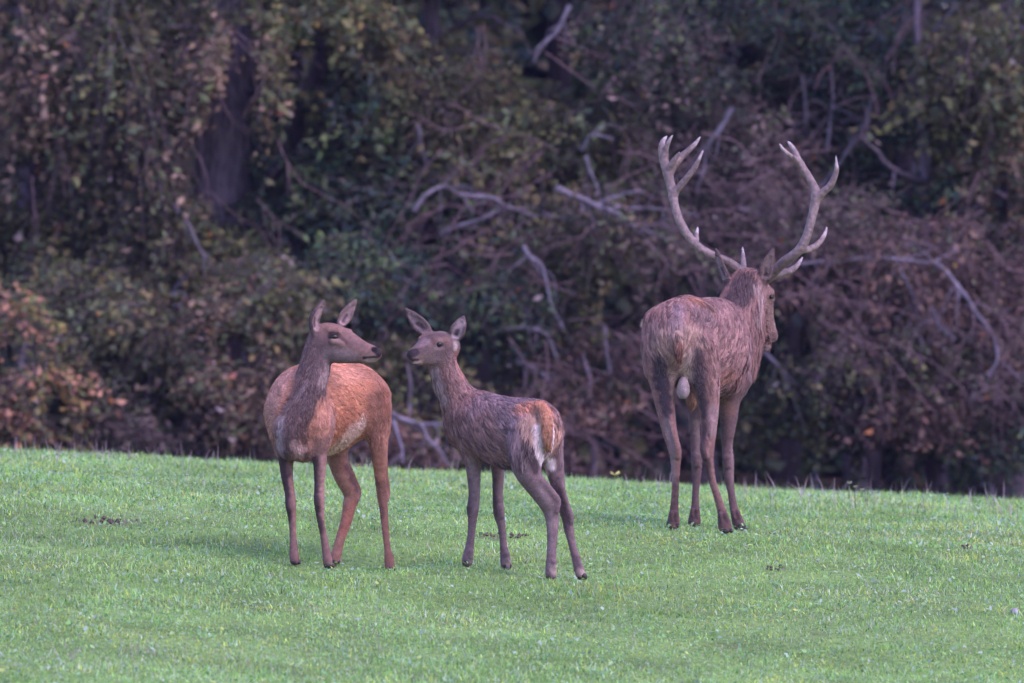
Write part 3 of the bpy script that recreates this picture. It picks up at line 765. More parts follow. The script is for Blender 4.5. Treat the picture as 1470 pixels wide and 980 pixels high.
# ---- the stag, walking away
Y_STAG = 52.6
def build_stag():
    ft = {'hl': (966, 758, -4), 'hr': (1042, 765, -4), 'fl': (996.5, 755, 178), 'fr': (1062, 760, 188)}
    for v in ft.values(): FEET.append((v[0], v[1] - (1.5 if v[2] > 0 else 0), v[2], Y_STAG))
    root = empty('red_deer_stag', at(1005, 758, Y_STAG), 'large antlered stag with shaggy mane walking away towards the trees', 'deer')
    G = (0.185, 0.106, 0.092); GP = (0.225, 0.14, 0.122); MANE = (0.165, 0.092, 0.080); DK = (0.045, 0.032, 0.036); LEG = (0.115, 0.075, 0.074); BUFF = (0.27, 0.17, 0.13)
    C = Chain
    ch = [
        C([(1050, 512, 222, 26, 52), (1040, 502, 192, 37, 68), (1024, 497, 145, 50, 70), (1004, 497, 95, 54, 68), (986, 492, 50, 53, 64), (972, 488, 12, 47, 59), (968, 496, -14, 36, 48)], G, kj=6, fur=8, lift=0.22),
        # hips
        C([(944, 462, 4, 20), (938, 500, 0, 15), (940, 530, -4, 14)], G, kj=12, fur=5),
        C([(987, 436, 20, 10), (1012, 441, 40, 10)], G, kj=14, fur=8),
        # hind legs
        C([(952, 500, -4, 28), (950, 535, -8, 21), (953, 568, -9, 15.8), (957.5, 598, -11, 12.4), (962, 622, -13, 10.6), (969, 648, -16, 9.4), (970, 670, -14, 6.7), (969.5, 700, -10, 5.5), (968, 728, -7, 6.2), (967, 745, -5, 8.6), (966.5, 752, -4, 8.8)], G, kj=12, fur=2.6),
        C([(1000, 505, -2, 34), (1008, 534, -6, 26.5), (1014, 558, -9, 19.5), (1017, 581, -11, 15.5), (1018.5, 605, -14, 12), (1016, 627, -17, 10.2), (1014, 646, -19, 9.6), (1018, 668, -15, 7.3), (1022.5, 690, -11, 5.6), (1029, 710, -8, 5.6), (1036, 733, -5, 6.8), (1040, 752, -4, 9.4), (1041, 757, -4, 9.4)], G, kj=12, fur=2.6),
        # fore legs
        C([(1012, 545, 182, 24), (1000, 580, 180, 13), (997.5, 605, 180, 9), (998, 628, 180, 7.4), (1000, 661, 180, 8), (1000.5, 684, 180, 6.2), (998.5, 706, 180, 5.2), (998, 728, 179, 6.3), (997, 745, 178, 8.8), (997, 750, 178, 9)], LEG, kj=10, fur=2.4),
        C([(1054, 545, 205, 26), (1048, 572, 200, 16), (1046, 598, 197, 13), (1045, 618, 195, 10.2), (1044, 640, 193, 8), (1045.5, 663, 191, 8.4), (1046.5, 685, 190, 7.2), (1049.5, 706, 189, 5.6), (1053.5, 730, 188, 6.2), (1059, 748, 188, 8.4), (1061, 754, 188, 8.4)], LEG, kj=10, fur=2.6),
        C([(960, 600, -22, 5), (967, 625, -25, 4.2), (972, 641, -27, 4.8), (972.5, 654, -25, 4.4)], G, kj=5, fur=2.6),
        C([(1021, 606, -26, 5), (1017, 626, -28, 4.2), (1011, 641, -30, 4.8), (1013, 655, -28, 4.4)], G, kj=5, fur=2.6),
        C([(1024, 618, -20, 4), (1021, 636, -20, 4.6), (1020, 650, -18, 4)], G, kj=5, fur=2.6),
        C([(964, 736, -14, 3.4), (964, 745, -13, 2.6)], LEG, kj=3, fur=2.4), C([(971, 736, -14, 3.4), (971, 745, -13, 2.6)], LEG, kj=3, fur=2.4),
        C([(1034, 738, -13, 3.4), (1036, 748, -12, 2.6)], LEG, kj=3, fur=2.4), C([(1041, 738, -12, 3.4), (1044, 747, -11, 2.6)], LEG, kj=3, fur=2.4),
        C([(994, 732, 170, 3.4), (994, 741, 170, 2.6)], LEG, kj=3, fur=2.4), C([(1001, 732, 170, 3.4), (1001, 741, 170, 2.6)], LEG, kj=3, fur=2.4),
        C([(1052, 734, 181, 3.4), (1054, 743, 180, 2.6)], LEG, kj=3, fur=2.4), C([(1059, 734, 182, 3.4), (1062, 743, 181, 2.6)], LEG, kj=3, fur=2.4),
        C([(999, 655, 172, 5.5), (1000, 666, 172, 5.2)], LEG, kj=4, fur=2.4), C([(1044, 657, 184, 5.8), (1045, 668, 184, 5.4)], LEG, kj=4, fur=2.4),
        C([(1010, 592, -34, 1.2), (1013.5, 612, -33, 1.8), (1019, 634, -28, 1.5)], DK, kj=3, carve=True),
        C([(1026, 600, -28, 1.0), (1024, 618, -29, 1.6), (1022, 632, -28, 1.2)], DK, kj=3, carve=True),
        C([(955, 598, -28, 1.0), (960, 618, -27, 1.7), (964, 634, -26, 1.3)], DK, kj=3, carve=True),
        # tail and scrotum, sheath
        C([(972, 484, -50, 8), (974, 502, -54, 7), (975, 514, -54, 4)], BUFF, kj=7, fur=7),
        C([(981, 546, -22, 5.5), (981, 556, -23, 8.6), (980.5, 563.5, -23, 8.6)], (0.27, 0.215, 0.215), kj=3.5, fur=2.8),
        C([(1000, 556, 60, 14), (995, 572, 56, 10), (993, 582, 54, 5)], (0.22, 0.12, 0.08), kj=6, fur=6),
        # neck with mane
        C([(1052, 512, 220, 30, 44), (1056, 482, 230, 34, 44), (1062, 452, 242, 33, 40), (1068, 428, 252, 29, 33), (1074, 410, 260, 25, 26)], MANE, kj=12, flow=-1, fur=11, lift=0.3),
        C([(1072, 470, 262, 20), (1070, 500, 250, 17), (1066, 532, 235, 14)], MANE, kj=12, flow=1, fur=20, lift=0.55),
        # head
        C([(1078, 408, 264, 22, 21), (1087, 421, 276, 21, 20), (1094, 438, 287, 16.4, 17.4), (1098.2, 456, 296, 12.3, 13.8), (1103, 472, 303, 11, 11.5), (1107.5, 482, 307, 9.8, 9.6)], GP, kj=5, flow=-1, fur=2.6),
        C([(1086, 440, 274, 16), (1092, 468, 288, 12), (1097, 487, 296, 9.5), (1100, 496, 299, 7.5)], MANE, kj=5, flow=-1, fur=6),
        C([(1106, 419, 272, 6), (1107, 428, 276, 6)], GP, kj=6, flow=-1, fur=1.8),
        C([(1117, 496, 300, 1.6), (1103, 490, 288, 2.2), (1098, 490, 278, 1.6)], DARK, kj=1.5, carve=True),
    ]
    e1, p1 = ear((1047, 408, 250), (1036, 386, 246), (1028, 357, 242), 8.6, (-0.75, -0.65, 0.1), GREY, inner=(0.26, 0.20, 0.205))
    e2, p2 = ear((1098, 405, 252), (1100, 385, 244), (1110, 357, 240), 9.6, (0.1, -1.0, -0.1), (0.14, 0.095, 0.09), inner=(0.20, 0.145, 0.135))
    ch += [e1, e2]
    paints = p1 + p2 + [
        # buff rump with long pale hair, dark frame
        ([(948, 488, -40, 14), (972, 482, -56, 18), (996, 482, -40, 16), (950, 505, -44, 12)], 12, (0.27, 0.18, 0.14), 0.75),
        ([(973, 495, -62, 8), (976, 518, -66, 5)], 6, (0.14, 0.06, 0.04), 0.85),
        ([(974, 514, -66, 4)], 4, (0.07, 0.028, 0.02), 0.8),
        ([(990, 510, -52, 8), (988, 540, -44, 5)], 8, (0.30, 0.235, 0.20), 0.65),
        ([(962, 535, -40, 8), (966, 560, -34, 6)], 9, (0.33, 0.23, 0.19), 0.7),
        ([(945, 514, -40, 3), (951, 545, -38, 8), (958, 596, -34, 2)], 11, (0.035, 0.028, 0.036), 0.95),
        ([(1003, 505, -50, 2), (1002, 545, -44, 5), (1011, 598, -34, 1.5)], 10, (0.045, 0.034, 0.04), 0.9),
        ([(1004, 486, -44, 3), (1010, 484, -38, 3)], 4, (0.05, 0.035, 0.035), 0.8),
        # spine
        ([(974, 440, -30, 4), (970, 464, -46, 3)], 14, (0.15, 0.12, 0.14), 0.55),
        ([(990, 426, 20, 3), (1006, 430, 60, 3)], 7, (0.25, 0.11, 0.065), 0.6),
        ([(1004, 452, 40, 10), (1026, 472, 100, 10)], 14, (0.10, 0.066, 0.066), 0.75), ([(1046, 450, 150, 6), (1052, 475, 150, 8)], 10, (0.22, 0.145, 0.135), 0.6), ([(1024, 520, 60, 6), (1030, 560, 0, 4)], 8, (0.24, 0.155, 0.145), 0.5),
        ([(1040, 470, 150, 8), (1046, 482, 150, 6)], 9, (0.10, 0.055, 0.045), 0.8),
        # flank, belly and elbow
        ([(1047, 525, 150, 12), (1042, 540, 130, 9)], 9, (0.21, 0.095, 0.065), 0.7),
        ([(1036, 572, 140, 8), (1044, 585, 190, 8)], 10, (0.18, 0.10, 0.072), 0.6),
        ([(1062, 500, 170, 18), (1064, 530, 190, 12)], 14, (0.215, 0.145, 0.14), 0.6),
        # nape
        ([(1070, 400, 236, 14), (1062, 420, 222, 13), (1050, 436, 205, 9)], 10, DK, 0.95),
        ([(1090, 412, 252, 5), (1094, 430, 262, 5), (1090, 455, 262, 5)], 7, (0.29, 0.21, 0.195), 0.7),
        ([(1112, 426, 276, 3.2)], 2, (0.04, 0.03, 0.03), 0.9),
        ([(1110, 483, 300, 5), (1114, 484, 306, 5)], 4, (0.09, 0.06, 0.06), 0.6),
        ([(1104, 489, 290, 2.2), (1098, 490, 282, 2)], 2.2, (0.02, 0.014, 0.014), 0.95),
        ([(1096, 500, 290, 2.5)], 2.5, (0.03, 0.022, 0.022), 0.85),
        ([(1103, 499, 296, 4)], 3, (0.34, 0.255, 0.24), 0.7),
        # legs: lit and shaded sides painted into the coat, dark fetlocks
        ([(956, 605, -24, 3), (964, 640, -26, 3), (966, 690, -20, 2)], 6, (0.23, 0.17, 0.175), 0.7), ([(973, 690, -16, 3), (972, 730, -12, 3)], 6, (0.055, 0.038, 0.04), 0.7), ([(1001, 610, 175, 3), (1004, 650, 174, 3)], 6, (0.21, 0.15, 0.145), 0.6), ([(1054, 640, 186, 3), (1053, 690, 186, 3)], 6, (0.19, 0.13, 0.13), 0.6),
        ([(967, 735, -14, 9), (1040, 745, -12, 9), (997, 738, 172, 8), (1057, 742, 182, 8)], 12, (0.08, 0.05, 0.048), 0.7),
        ([(1010, 610, -28, 3), (1008, 645, -28, 4), (1016, 685, -18, 2)], 6, (0.055, 0.04, 0.044), 0.8),
        ([(1026, 590, -24, 6), (1024, 620, -24, 4)], 9, (0.23, 0.165, 0.165), 0.6),
        ([(1036, 600, 190, 5), (1040, 630, 186, 4)], 7, (0.075, 0.05, 0.048), 0.6),
    ]
    fp = [([(1064, 500, 180, 20), (1072, 535, 215, 16)], 14, 22, 0.9), ([(970, 485, -50, 26)], 12, 12, 0.85), ([(1020, 470, 80, 24)], 14, 12, 0.7),
          ([(940, 500, -20, 18), (1016, 505, -30, 20), (1022, 550, -30, 8)], 20, 6.5, 0.85)]
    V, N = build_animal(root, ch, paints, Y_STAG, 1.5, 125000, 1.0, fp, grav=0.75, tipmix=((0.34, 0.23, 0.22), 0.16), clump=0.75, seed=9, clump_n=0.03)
    put_eye(V, N, 1109.5, 426, root, Y_STAG, (3.4, 5, 3.4), 'near', 0.8)
    put_eye(V, N, 1074, 424, root, Y_STAG, (3.4, 4, 3.4), 'far', 1.5)
    hoof(root, *ft['hl'], 0.1, 1, 10.2, Y_STAG); hoof(root, *ft['hr'], 0.4, -0.5, 10.2, Y_STAG)
    hoof(root, *ft['fl'], 0.1, 1, 9.6, Y_STAG); hoof(root, *ft['fr'], 0.8, 0.6, 9.6, Y_STAG)
    A = (0.3, 0.235, 0.225)
    T = lambda *p: Chain(p, A, kj=3.5, sub=4)
    TIPC = (0.36, 0.30, 0.30); BASEC = (0.10, 0.068, 0.060)
    left = [
        T((1066, 394, 270, 7.5), (1056, 384, 270, 7.0), (1043, 375.5, 268, 6.6), (1025, 368, 266, 6.2), (1006, 357, 266, 6.0), (990, 341, 270, 5.9), (978, 322, 276, 5.8), (970, 300, 284, 5.6), (965.5, 276, 292, 5.9), (961, 257.5, 297, 6.4), (956, 240, 301, 6.6), (951, 224, 304, 5.2), (949.5, 211, 306, 4.0), (952, 202, 308, 3.0), (957, 195.5, 310, 1.1)),
        T((954, 228, 304, 5.0), (956, 214, 300, 3.6), (960, 203, 297, 2.6), (965.5, 194, 294, 0.9)),
        T((960, 250, 298, 6.2), (966, 238, 298, 6.0), (973, 230, 300, 5.2), (980, 223, 302, 4.4), (990, 214, 303, 3.6), (999, 205, 304, 2.6), (1005, 196.5, 304, 0.9)),
        T((962, 240, 294, 4.5), (967, 231, 290, 3.6), (972, 224, 288, 2.6), (975.8, 218.5, 286, 0.9)),
        T((966, 282, 290, 5.4), (972, 272, 288, 4.8), (982, 260, 284, 4.4), (991, 249, 281, 4.0), (998, 239, 279, 3.4), (1004, 227, 278, 2.4), (1009, 216, 278, 0.9)),
        T((995, 352, 270, 4.6), (999, 346, 275, 3.8), (1000, 337, 282, 2.8), (1001.5, 326, 289, 0.9)),
        T((1062, 392, 276, 5.0), (1067, 384, 296, 4.4), (1067, 371, 316, 3.0), (1066, 354.5, 334, 0.9)),
    ]
    antler(root, Y_STAG, left, [([(1050, 384, 270, 12)], 30, BASEC, 0.8), ([(957, 195, 310, 5), (966, 194, 294, 5)], 14, TIPC, 0.8), ([(1005, 197, 304, 5), (1009, 216, 278, 6)], 14, TIPC, 0.8), ([(1066, 356, 332, 6)], 12, TIPC, 0.8), ([(1001, 328, 288, 4)], 9, TIPC, 0.8)])
    right = [
        T((1101, 400, 276, 7.5), (1110, 391, 272, 7.2), (1125.5, 376, 262, 6.8), (1138, 367, 256, 6.5), (1148, 358, 252, 6.3), (1157, 342, 250, 6.0), (1164, 318.5, 252, 5.8), (1169, 297, 256, 6.2), (1171.5, 280, 260, 7.0), (1168, 267, 264, 5.6), (1160, 252, 268, 5.0), (1151, 239, 272, 5.2), (1145.5, 228, 276, 4.4), (1141, 217, 280, 3.6), (1136, 209, 283, 2.6), (1131, 203, 285, 1.0)),
        T((1149, 236, 273, 4.6), (1141, 229.5, 270, 3.6), (1131, 220.5, 267, 3.0), (1124, 214, 265, 2.2), (1119, 206.5, 264, 0.9)),
        T((1147, 233, 271, 3.2), (1141.5, 228, 266, 2.4), (1140, 222.5, 264, 0.9)),
        T((1172, 286, 258, 6.0), (1179, 278.5, 256, 5.2), (1187, 271, 254, 4.8), (1193, 264.5, 252, 4.4), (1198, 254, 250, 3.8), (1201, 243, 249, 3.0), (1200, 224, 249, 0.9)),
        T((1150, 357, 252, 5.6), (1158, 358, 262, 4.8), (1169, 354, 274, 4.2), (1178, 346, 284, 3.4), (1184, 336, 292, 2.4), (1187, 326, 298, 0.9)),
        T((1108, 396, 278, 5.6), (1120, 393, 294, 5.0), (1135, 388, 308, 4.4), (1145, 380, 318, 3.2), (1152, 369, 326, 0.9)),
    ]
    antler(root, Y_STAG, right, [([(1112, 390, 270, 14)], 30, BASEC, 0.8), ([(1131, 203, 285, 5), (1119, 207, 264, 5)], 14, TIPC, 0.8), ([(1200, 226, 249, 6)], 16, TIPC, 0.8), ([(1187, 328, 298, 6)], 14, TIPC, 0.8), ([(1152, 370, 326, 6)], 14, TIPC, 0.8)])

# feet first, so that the lie of the land can meet them
build_hind(); build_calf(); build_stag()
def solve_feet():
    global RBF_C, RBF_W
    P = []
    for px, py, d, Y0 in FEET:
        s = Y0 / F; Y = Y0 + d * s
        P.append(at(px, py + 3.0, Y))
    P = np.array(P)
    C = P[:, :2].copy()
    K = np.exp(-((C[:, None] - C[None]) ** 2).sum(2) / (2 * RBF_S ** 2)) + np.eye(len(C)) * 0.03
    RBF_W = np.linalg.solve(K, P[:, 2] - ground_base(C[:, 0], C[:, 1]))
    RBF_C = C
    print('ground corrections', np.round(RBF_W, 3))
solve_feet()

# ------------------------------------------------------------------ ground sheet
def build_ground():
    xs = np.unique(np.concatenate([np.linspace(-400, -12, 24), np.linspace(-12, -4.5, 26), np.arange(-4.5, 4.5, 0.09), np.linspace(4.5, 12, 26), np.linspace(12, 400, 24)]))
    ys = np.unique(np.concatenate([np.linspace(-120, 36, 50), np.linspace(36, 43, 30), np.arange(43, 67, 0.11), np.linspace(67, 95, 60), np.linspace(95, 590, 30)]))
    X, Y = np.meshgrid(xs, ys)
    Z = ground(X, Y)
    co = np.stack([X.ravel(), Y.ravel(), Z.ravel()], 1)
    nx, ny = len(xs), len(ys)
    i = np.arange(nx * ny).reshape(ny, nx)
    q = np.stack([i[:-1, :-1].ravel(), i[:-1, 1:].ravel(), i[1:, 1:].ravel(), i[1:, :-1].ravel()], 1)
    m = scrape_mask(co[:, 0], np.where(co[:, 1] < 5, 5, co[:, 1]), co[:, 2]) * (co[:, 1] > 42)
    g = np.array((0.13, 0.21, 0.06)); soil = np.array((0.095, 0.078, 0.06)); litter = np.array((0.045, 0.032, 0.022))
    f = smooth01((co[:, 1] - 68) / 4)
    n = vnoise(co, 0.5, 2)[:, None]
    c = g * (0.7 + 0.6 * n)
    c = c * (1 - m[:, None]) + soil * m[:, None]
    c = c * (1 - f[:, None]) + litter * f[:, None]
    o = mesh_np('meadow_ground', co, q, attr_mat('meadow_soil', 'tint', 0.95, 0.1, noise=25, amount=0.35, bump=0.8), None, True, color=c)
    tag(o, 'sloping green meadow falling away to the right behind the deer', None, None, 'structure')
build_ground()

# ------------------------------------------------------------------ grass
def blades(x, y, h, w, lean, ang, color, name, mat, curl=0.5, up=True):
    """tapered bent blades: two quads and a tip each"""
    n = len(x)
    z = ground(x, y)
    dx, dy = np.cos(ang), np.sin(ang)
    fa = ang + math.pi / 2 + rng.normal(0, 0.5, n)
    sx, sy = np.cos(fa), np.sin(fa)
    co = np.zeros((n, 5, 3)); 
    for k, (t, wd) in enumerate(((0, 1.0), (0.5, 0.8), (1.0, 0.0))):
        b = lean * (t + curl * t * t)
        cx = x + dx * b * h; cy = y + dy * b * h; cz = z - 0.004 + h * t * np.sqrt(np.clip(1 - (lean * t * (0.7 + curl * 0.5)) ** 2, 0.12, 1))
        if k < 2:
            co[:, 2 * k] = np.stack([cx - sx * w * wd / 2, cy - sy * w * wd / 2, cz], 1)
            co[:, 2 * k + 1] = np.stack([cx + sx * w * wd / 2, cy + sy * w * wd / 2, cz], 1)
        else:
            co[:, 4] = np.stack([cx, cy, cz], 1)
    b = (np.arange(n) * 5)[:, None]
    q = b + np.array([0, 1, 3, 2])
    t = b + np.array([2, 3, 4])
    cc = np.repeat(color[:, None, :], 5, 1) * np.array([0.8, 0.95, 0.95, 1.05, 1.1])[[0, 0, 1, 1, 4]][None, :, None]
    return mesh_np(name, co.reshape(-1, 3), q, mat, None, True, color=cc.reshape(-1, 3), tri=t)

def meadow_points(n, y0, y1, power=1.0, margin=0.7):
    y = y0 + (y1 - y0) * rng.random(n) ** power
    hw = CX / F * y + margin
    x = (rng.random(n) * 2 - 1) * hw
    return x, y

def build_grass():
    n = 330000
    x, y = meadow_points(n, 43.2, 62.5, 1.1)
    p = np.stack([x, y, 0 * x], 1)
    z = ground(x, y)
    m = scrape_mask(x, y, z)
    d1 = vnoise(p, 0.55, 40); d2 = vnoise(p, 0.16, 41); d3 = vnoise(p, 1.8, 42)
    keep = (rng.random(n) > m * 0.93) & (rng.random(n) < 0.30 + 1.15 * d2)
    x, y, p, d1, d2, d3 = x[keep], y[keep], p[keep], d1[keep], d2[keep], d3[keep]
    n = len(x)
    d4 = vnoise(p, 0.24, 43); tus = smooth01((d4 - 0.45) * 3.2)
    h = (0.016 + 0.024 * rng.random(n) ** 1.6 + 0.046 * d1 * tus * rng.random(n) ** 0.5) * (0.7 + 0.5 * d3)
    trod = np.zeros(n)
    for fx, fy in RBF_C:
        trod = np.maximum(trod, np.exp(-((x - fx) ** 2 + ((y - fy + 0.1) * 0.6) ** 2) / (2 * 0.10 ** 2)))
    h *= 1 - 0.42 * trod
    far = smooth01((y - 54) / 6)
    h *= 1 + 0.7 * far * rng.random(n)
    w = 0.0030 + 0.0036 * rng.random(n)
    lean = np.abs(rng.normal(0.62, 0.42, n)).clip(0, 1.35)
    ang = rng.random(n) * 2 * math.pi
    # colour: mixed swards
    pal = np.array([(0.258, 0.462, 0.094), (0.318, 0.502, 0.141), (0.210, 0.430, 0.114), (0.41, 0.50, 0.108), (0.45, 0.44, 0.31), (0.080, 0.198, 0.050), (0.345, 0.485, 0.305)])
    mixv = (d1 * 0.9 + rng.normal(0, 0.24, n) + (vnoise(p, 0.3, 45) - 0.5) * 0.9)
    idx = np.clip((mixv * 4.2).astype(int), 0, 3)
    straw = smooth01((vnoise(p, 0.9, 48) - 0.5) * 3)
    idx = np.where(rng.random(n) < 0.03 + 0.16 * straw, 4, idx)
    idx = np.where(rng.random(n) < 0.12, 5, idx)
    idx = np.where(rng.random(n) < 0.20, 6, idx)
    c = pal[idx] * rng.normal(1, 0.18, n).clip(0.55, 1.6)[:, None] * (0.42 + 0.50 * vnoise(p, 0.75, 46) + 0.42 * vnoise(p, 0.10, 47) + 0.34 * vnoise(p * np.array((1, 0.45, 1)), 0.22, 49))[:, None] * np.where(rng.random(n) < 0.10, 1.45, 1.0)[:, None]
    tag(blades(x, y, h, w, lean, ang, c, 'grass', M_grass), 'short green meadow grass the deer stand on', None, None, 'stuff')
    # low broad leaved herbs, clover and plantain among the grass
    n = 52000
    x, y = meadow_points(n, 43.2, 61)
    p = np.stack([x, y, 0 * x], 1)
    f = vnoise(p, 0.7, 50) * 0.7 + vnoise(p, 0.2, 51) * 0.5
    keep = rng.random(n) < smooth01((f - 0.5) * 2.4 + 0.12)
    x, y = x[keep], y[keep]; n = len(x)
    z = ground(x, y) + 0.012 + 0.030 * rng.random(n)
    L = 0.006 + 0.011 * rng.random(n) ** 2; Wd = L * (0.45 + 0.4 * rng.random(n))
    a = rng.random(n) * 2 * math.pi; tl = rng.normal(0.15, 0.5, n)
    dx, dy = np.cos(a), np.sin(a)
    d = np.stack([dx * np.cos(tl), dy * np.cos(tl), np.sin(tl)], 1); s = np.stack([-dy, dx, rng.normal(0, 0.4, n)], 1)
    c0 = np.stack([x, y, z], 1)
    dn = np.stack([0 * x, 0 * x, -0.25 * L], 1)
    co = np.stack([c0 - d * L[:, None], c0 - s * Wd[:, None] + 0 * dn, c0 + d * L[:, None] + dn, c0 + s * Wd[:, None]], 1).reshape(-1, 3)
    b = (np.arange(n) * 4)[:, None]
    t = np.concatenate([b + np.array([0, 1, 2]), b + np.array([0, 2, 3])])
    pal = np.array([(0.22, 0.42, 0.13), (0.27, 0.45, 0.18), (0.32, 0.43, 0.33), (0.15, 0.33, 0.13), (0.38, 0.46, 0.14)])
    c = pal[rng.choice(5, n, p=[0.3, 0.25, 0.2, 0.17, 0.08])] * rng.normal(1, 0.15, n).clip(0.6, 1.5)[:, None]
    tag(mesh_np('meadow_herbs', co, t, M_weed, None, False, color=np.repeat(c, 4, 0)), 'small clover and herb leaves scattered through the meadow grass', None, None, 'stuff')
    # dry stems: tall along the crest, thin elsewhere
    px = np.concatenate([rng.uniform(1060, 1470, 130), rng.uniform(0, 300, 70), rng.uniform(300, 1060, 80)])
    yy = np.concatenate([rng.uniform(56, 60.5, 130), rng.uniform(57.5, 60.5, 70), rng.uniform(58, 60.5, 80)])
    px = np.concatenate([px, rng.uniform(-40, 1510, 240)]); yy = np.concatenate([yy, rng.uniform(44, 60, 240)])
    xx = (px - CX) / F * yy
    fx = np.concatenate([rng.normal(92, 10, 9), rng.normal(186, 9, 9), rng.normal(700, 14, 4), rng.normal(905, 6, 5), rng.normal(545, 20, 4)])
    fy = np.concatenate([rng.uniform(45.0, 45.6, 9), rng.uniform(45.1, 45.7, 9), rng.uniform(46, 47.2, 4), rng.uniform(47.0, 47.6, 5), rng.uniform(46, 47, 4)])
    xx = np.concatenate([xx, (fx - CX) / F * fy]); yy = np.concatenate([yy, fy])
    n = len(xx)
    h = np.where(yy > 55.9, rng.uniform(0.07, 0.19, n), rng.uniform(0.03, 0.08, n)); h[-31:] = rng.uniform(0.07, 0.13, 31); w = rng.uniform(0.0035, 0.006, n) * np.where(yy > 55.9, 1.0, 0.7)
    c = np.array((0.36, 0.30, 0.31)) * rng.uniform(0.4, 1.2, n)[:, None]
    tag(blades(xx, yy, h, w, np.abs(rng.normal(0.25, 0.3, n)).clip(0, 1), rng.random(n) * 6.28, c, 'dry_grass_stems', M_straw, curl=0.3),
        'thin pale dry stems standing along the crest of the meadow', None, None, 'stuff')
    # crumbs of bare soil in the scrapes
    n = 70
    k = rng.integers(0, len(SCRAPES), n)
    sc = np.array(SCRAPES)[k]
    ang = rng.random(n) * 6.28; rad = np.sqrt(rng.random(n))
    px = sc[:, 0] + np.cos(ang) * rad * sc[:, 2]; py = sc[:, 1] + np.sin(ang) * rad * sc[:, 3]
    # find the ground there
    Yc = np.interp(py - TILT * (px - CX), [688, 701, 721, 741, 750, 824, 980], [60, 57.4, 55.2, 53.4, 52.6, 50, 45.2])
    x = (px - CX) / F * Yc
    z = ground(x, Yc)
    r = 0.006 + 0.012 * rng.random(n) ** 2
    base = np.array([(1, 0, 0), (-1, 0, 0), (0, 1, 0), (0, -1, 0), (0, 0, 1), (0, 0, -1)], float)
    co = np.stack([x, Yc, z + 0.004 + 0.012 * rng.random(n)], 1)[:, None, :] + base[None] * (r[:, None, None] * rng.uniform(0.6, 1.3, (n, 6, 1)))
    f8 = np.array([(0, 2, 4), (2, 1, 4), (1, 3, 4), (3, 0, 4), (2, 0, 5), (1, 2, 5), (3, 1, 5), (0, 3, 5)])
    t = (np.arange(n) * 6)[:, None, None] + f8[None]
    tag(mesh_np('soil_crumbs', co.reshape(-1, 3), t.reshape(-1, 3), M_soil, None, False), 'dark crumbs of bare earth in small scrapes in the turf', None, None, 'stuff')
build_grass()

# small single things on the meadow
def lump(name, px, py, size, mat, label, cat, flat=0.7, color=None, seed=0):
    y = float(np.interp(py - TILT * (px - CX), [688, 701, 721, 741, 750, 824, 980], [60, 57.4, 55.2, 53.4, 52.6, 50, 45.2]))
    x = (px - CX) / F * y; z = float(ground(x, y))
    import bmesh
    bm = bmesh.new(); bmesh.ops.create_icosphere(bm, subdivisions=3, radius=1.0)
    co = np.array([v.co for v in bm.verts])
    k = 0.72 + 0.6 * vnoise(co, 0.7, seed + 60) + 0.2 * (vnoise(co, 0.25, seed + 61) - 0.5)
    for v, kk in zip(bm.verts, k):
        v.co = Vector((v.co.x * kk * size, v.co.y * kk * size * 0.8, v.co.z * kk * size * flat + size * flat * 0.6))
    me = bpy.data.meshes.new(name); bm.to_mesh(me); bm.free()
    me.polygons.foreach_set('use_smooth', np.ones(len(me.polygons), dtype=bool))
    me.materials.append(mat)
    o = link(bpy.data.objects.new(name, me)); o.location = (x, y, z)
    return tag(o, label, cat)
lump('stone', 1457, 887, 0.024, M_stone, 'small pale grey stone lying in the grass near the right edge', 'stone')
lump('earth_clod', 158, 750, 0.018, M_soil, 'dark clod of earth on the bare scrape left of the hind', 'earth clod', 0.6, seed=3)
lump('earth_clod', 690, 768, 0.010, M_soil, 'dark clod of earth in the turf between the fore legs of the calf', 'earth clod', 0.6, seed=5)

def flower(px, Y, h, r, label, petal):
    x = (px - CX) / F * Y; z = float(ground(x, Y))
    root = empty('meadow_flower', (x, Y, z), label, 'flower', 'pale flowers along the crest')
    path = np.array([(x, Y, z - 0.01), (x + 0.004, Y, z + h * 0.6), (x + 0.008, Y, z + h)])
    v, f = tube(path, [0.0022, 0.002, 0.0016], 5)
    mesh_np('stem', v, f, M_stem, root, True)
    for k in range(7):
        a = k * 0.9; t = 0.5 + 0.25 * math.sin(k * 2.1)
        d = np.array((math.cos(a) * math.cos(t), math.sin(a) * math.cos(t), math.sin(t))); s = np.cross(d, (0, 0, 1)); s /= np.linalg.norm(s)
        c = path[-1]
        co = np.array([c, c + d * r * 0.55 - s * r * 0.32, c + d * r, c + d * r * 0.55 + s * r * 0.32])
        mesh_np('petal', co, np.array([(0, 1, 2, 3)]), petal, root, False)

def tube(path, radii, n=6):
    path = np.asarray(path, float); radii = np.asarray(radii, float)
    m = len(path)
    tan = np.gradient(path, axis=0); tan /= np.linalg.norm(tan, axis=1, keepdims=True) + 1e-9
    ref = np.array((0.31, 0.83, 0.46)); 
    u = np.cross(tan, ref); u /= np.linalg.norm(u, axis=1, keepdims=True) + 1e-9
    v = np.cross(tan, u)
    a = np.arange(n) * 2 * math.pi / n
    co = path[:, None] + radii[:, None, None] * (np.cos(a)[None, :, None] * u[:, None] + np.sin(a)[None, :, None] * v[:, None])
    q = []
    for i in range(m - 1):
        for j in range(n):
            q.append((i * n + j, i * n + (j + 1) % n, (i + 1) * n + (j + 1) % n, (i + 1) * n + j))
    return co.reshape(-1, 3), np.array(q)

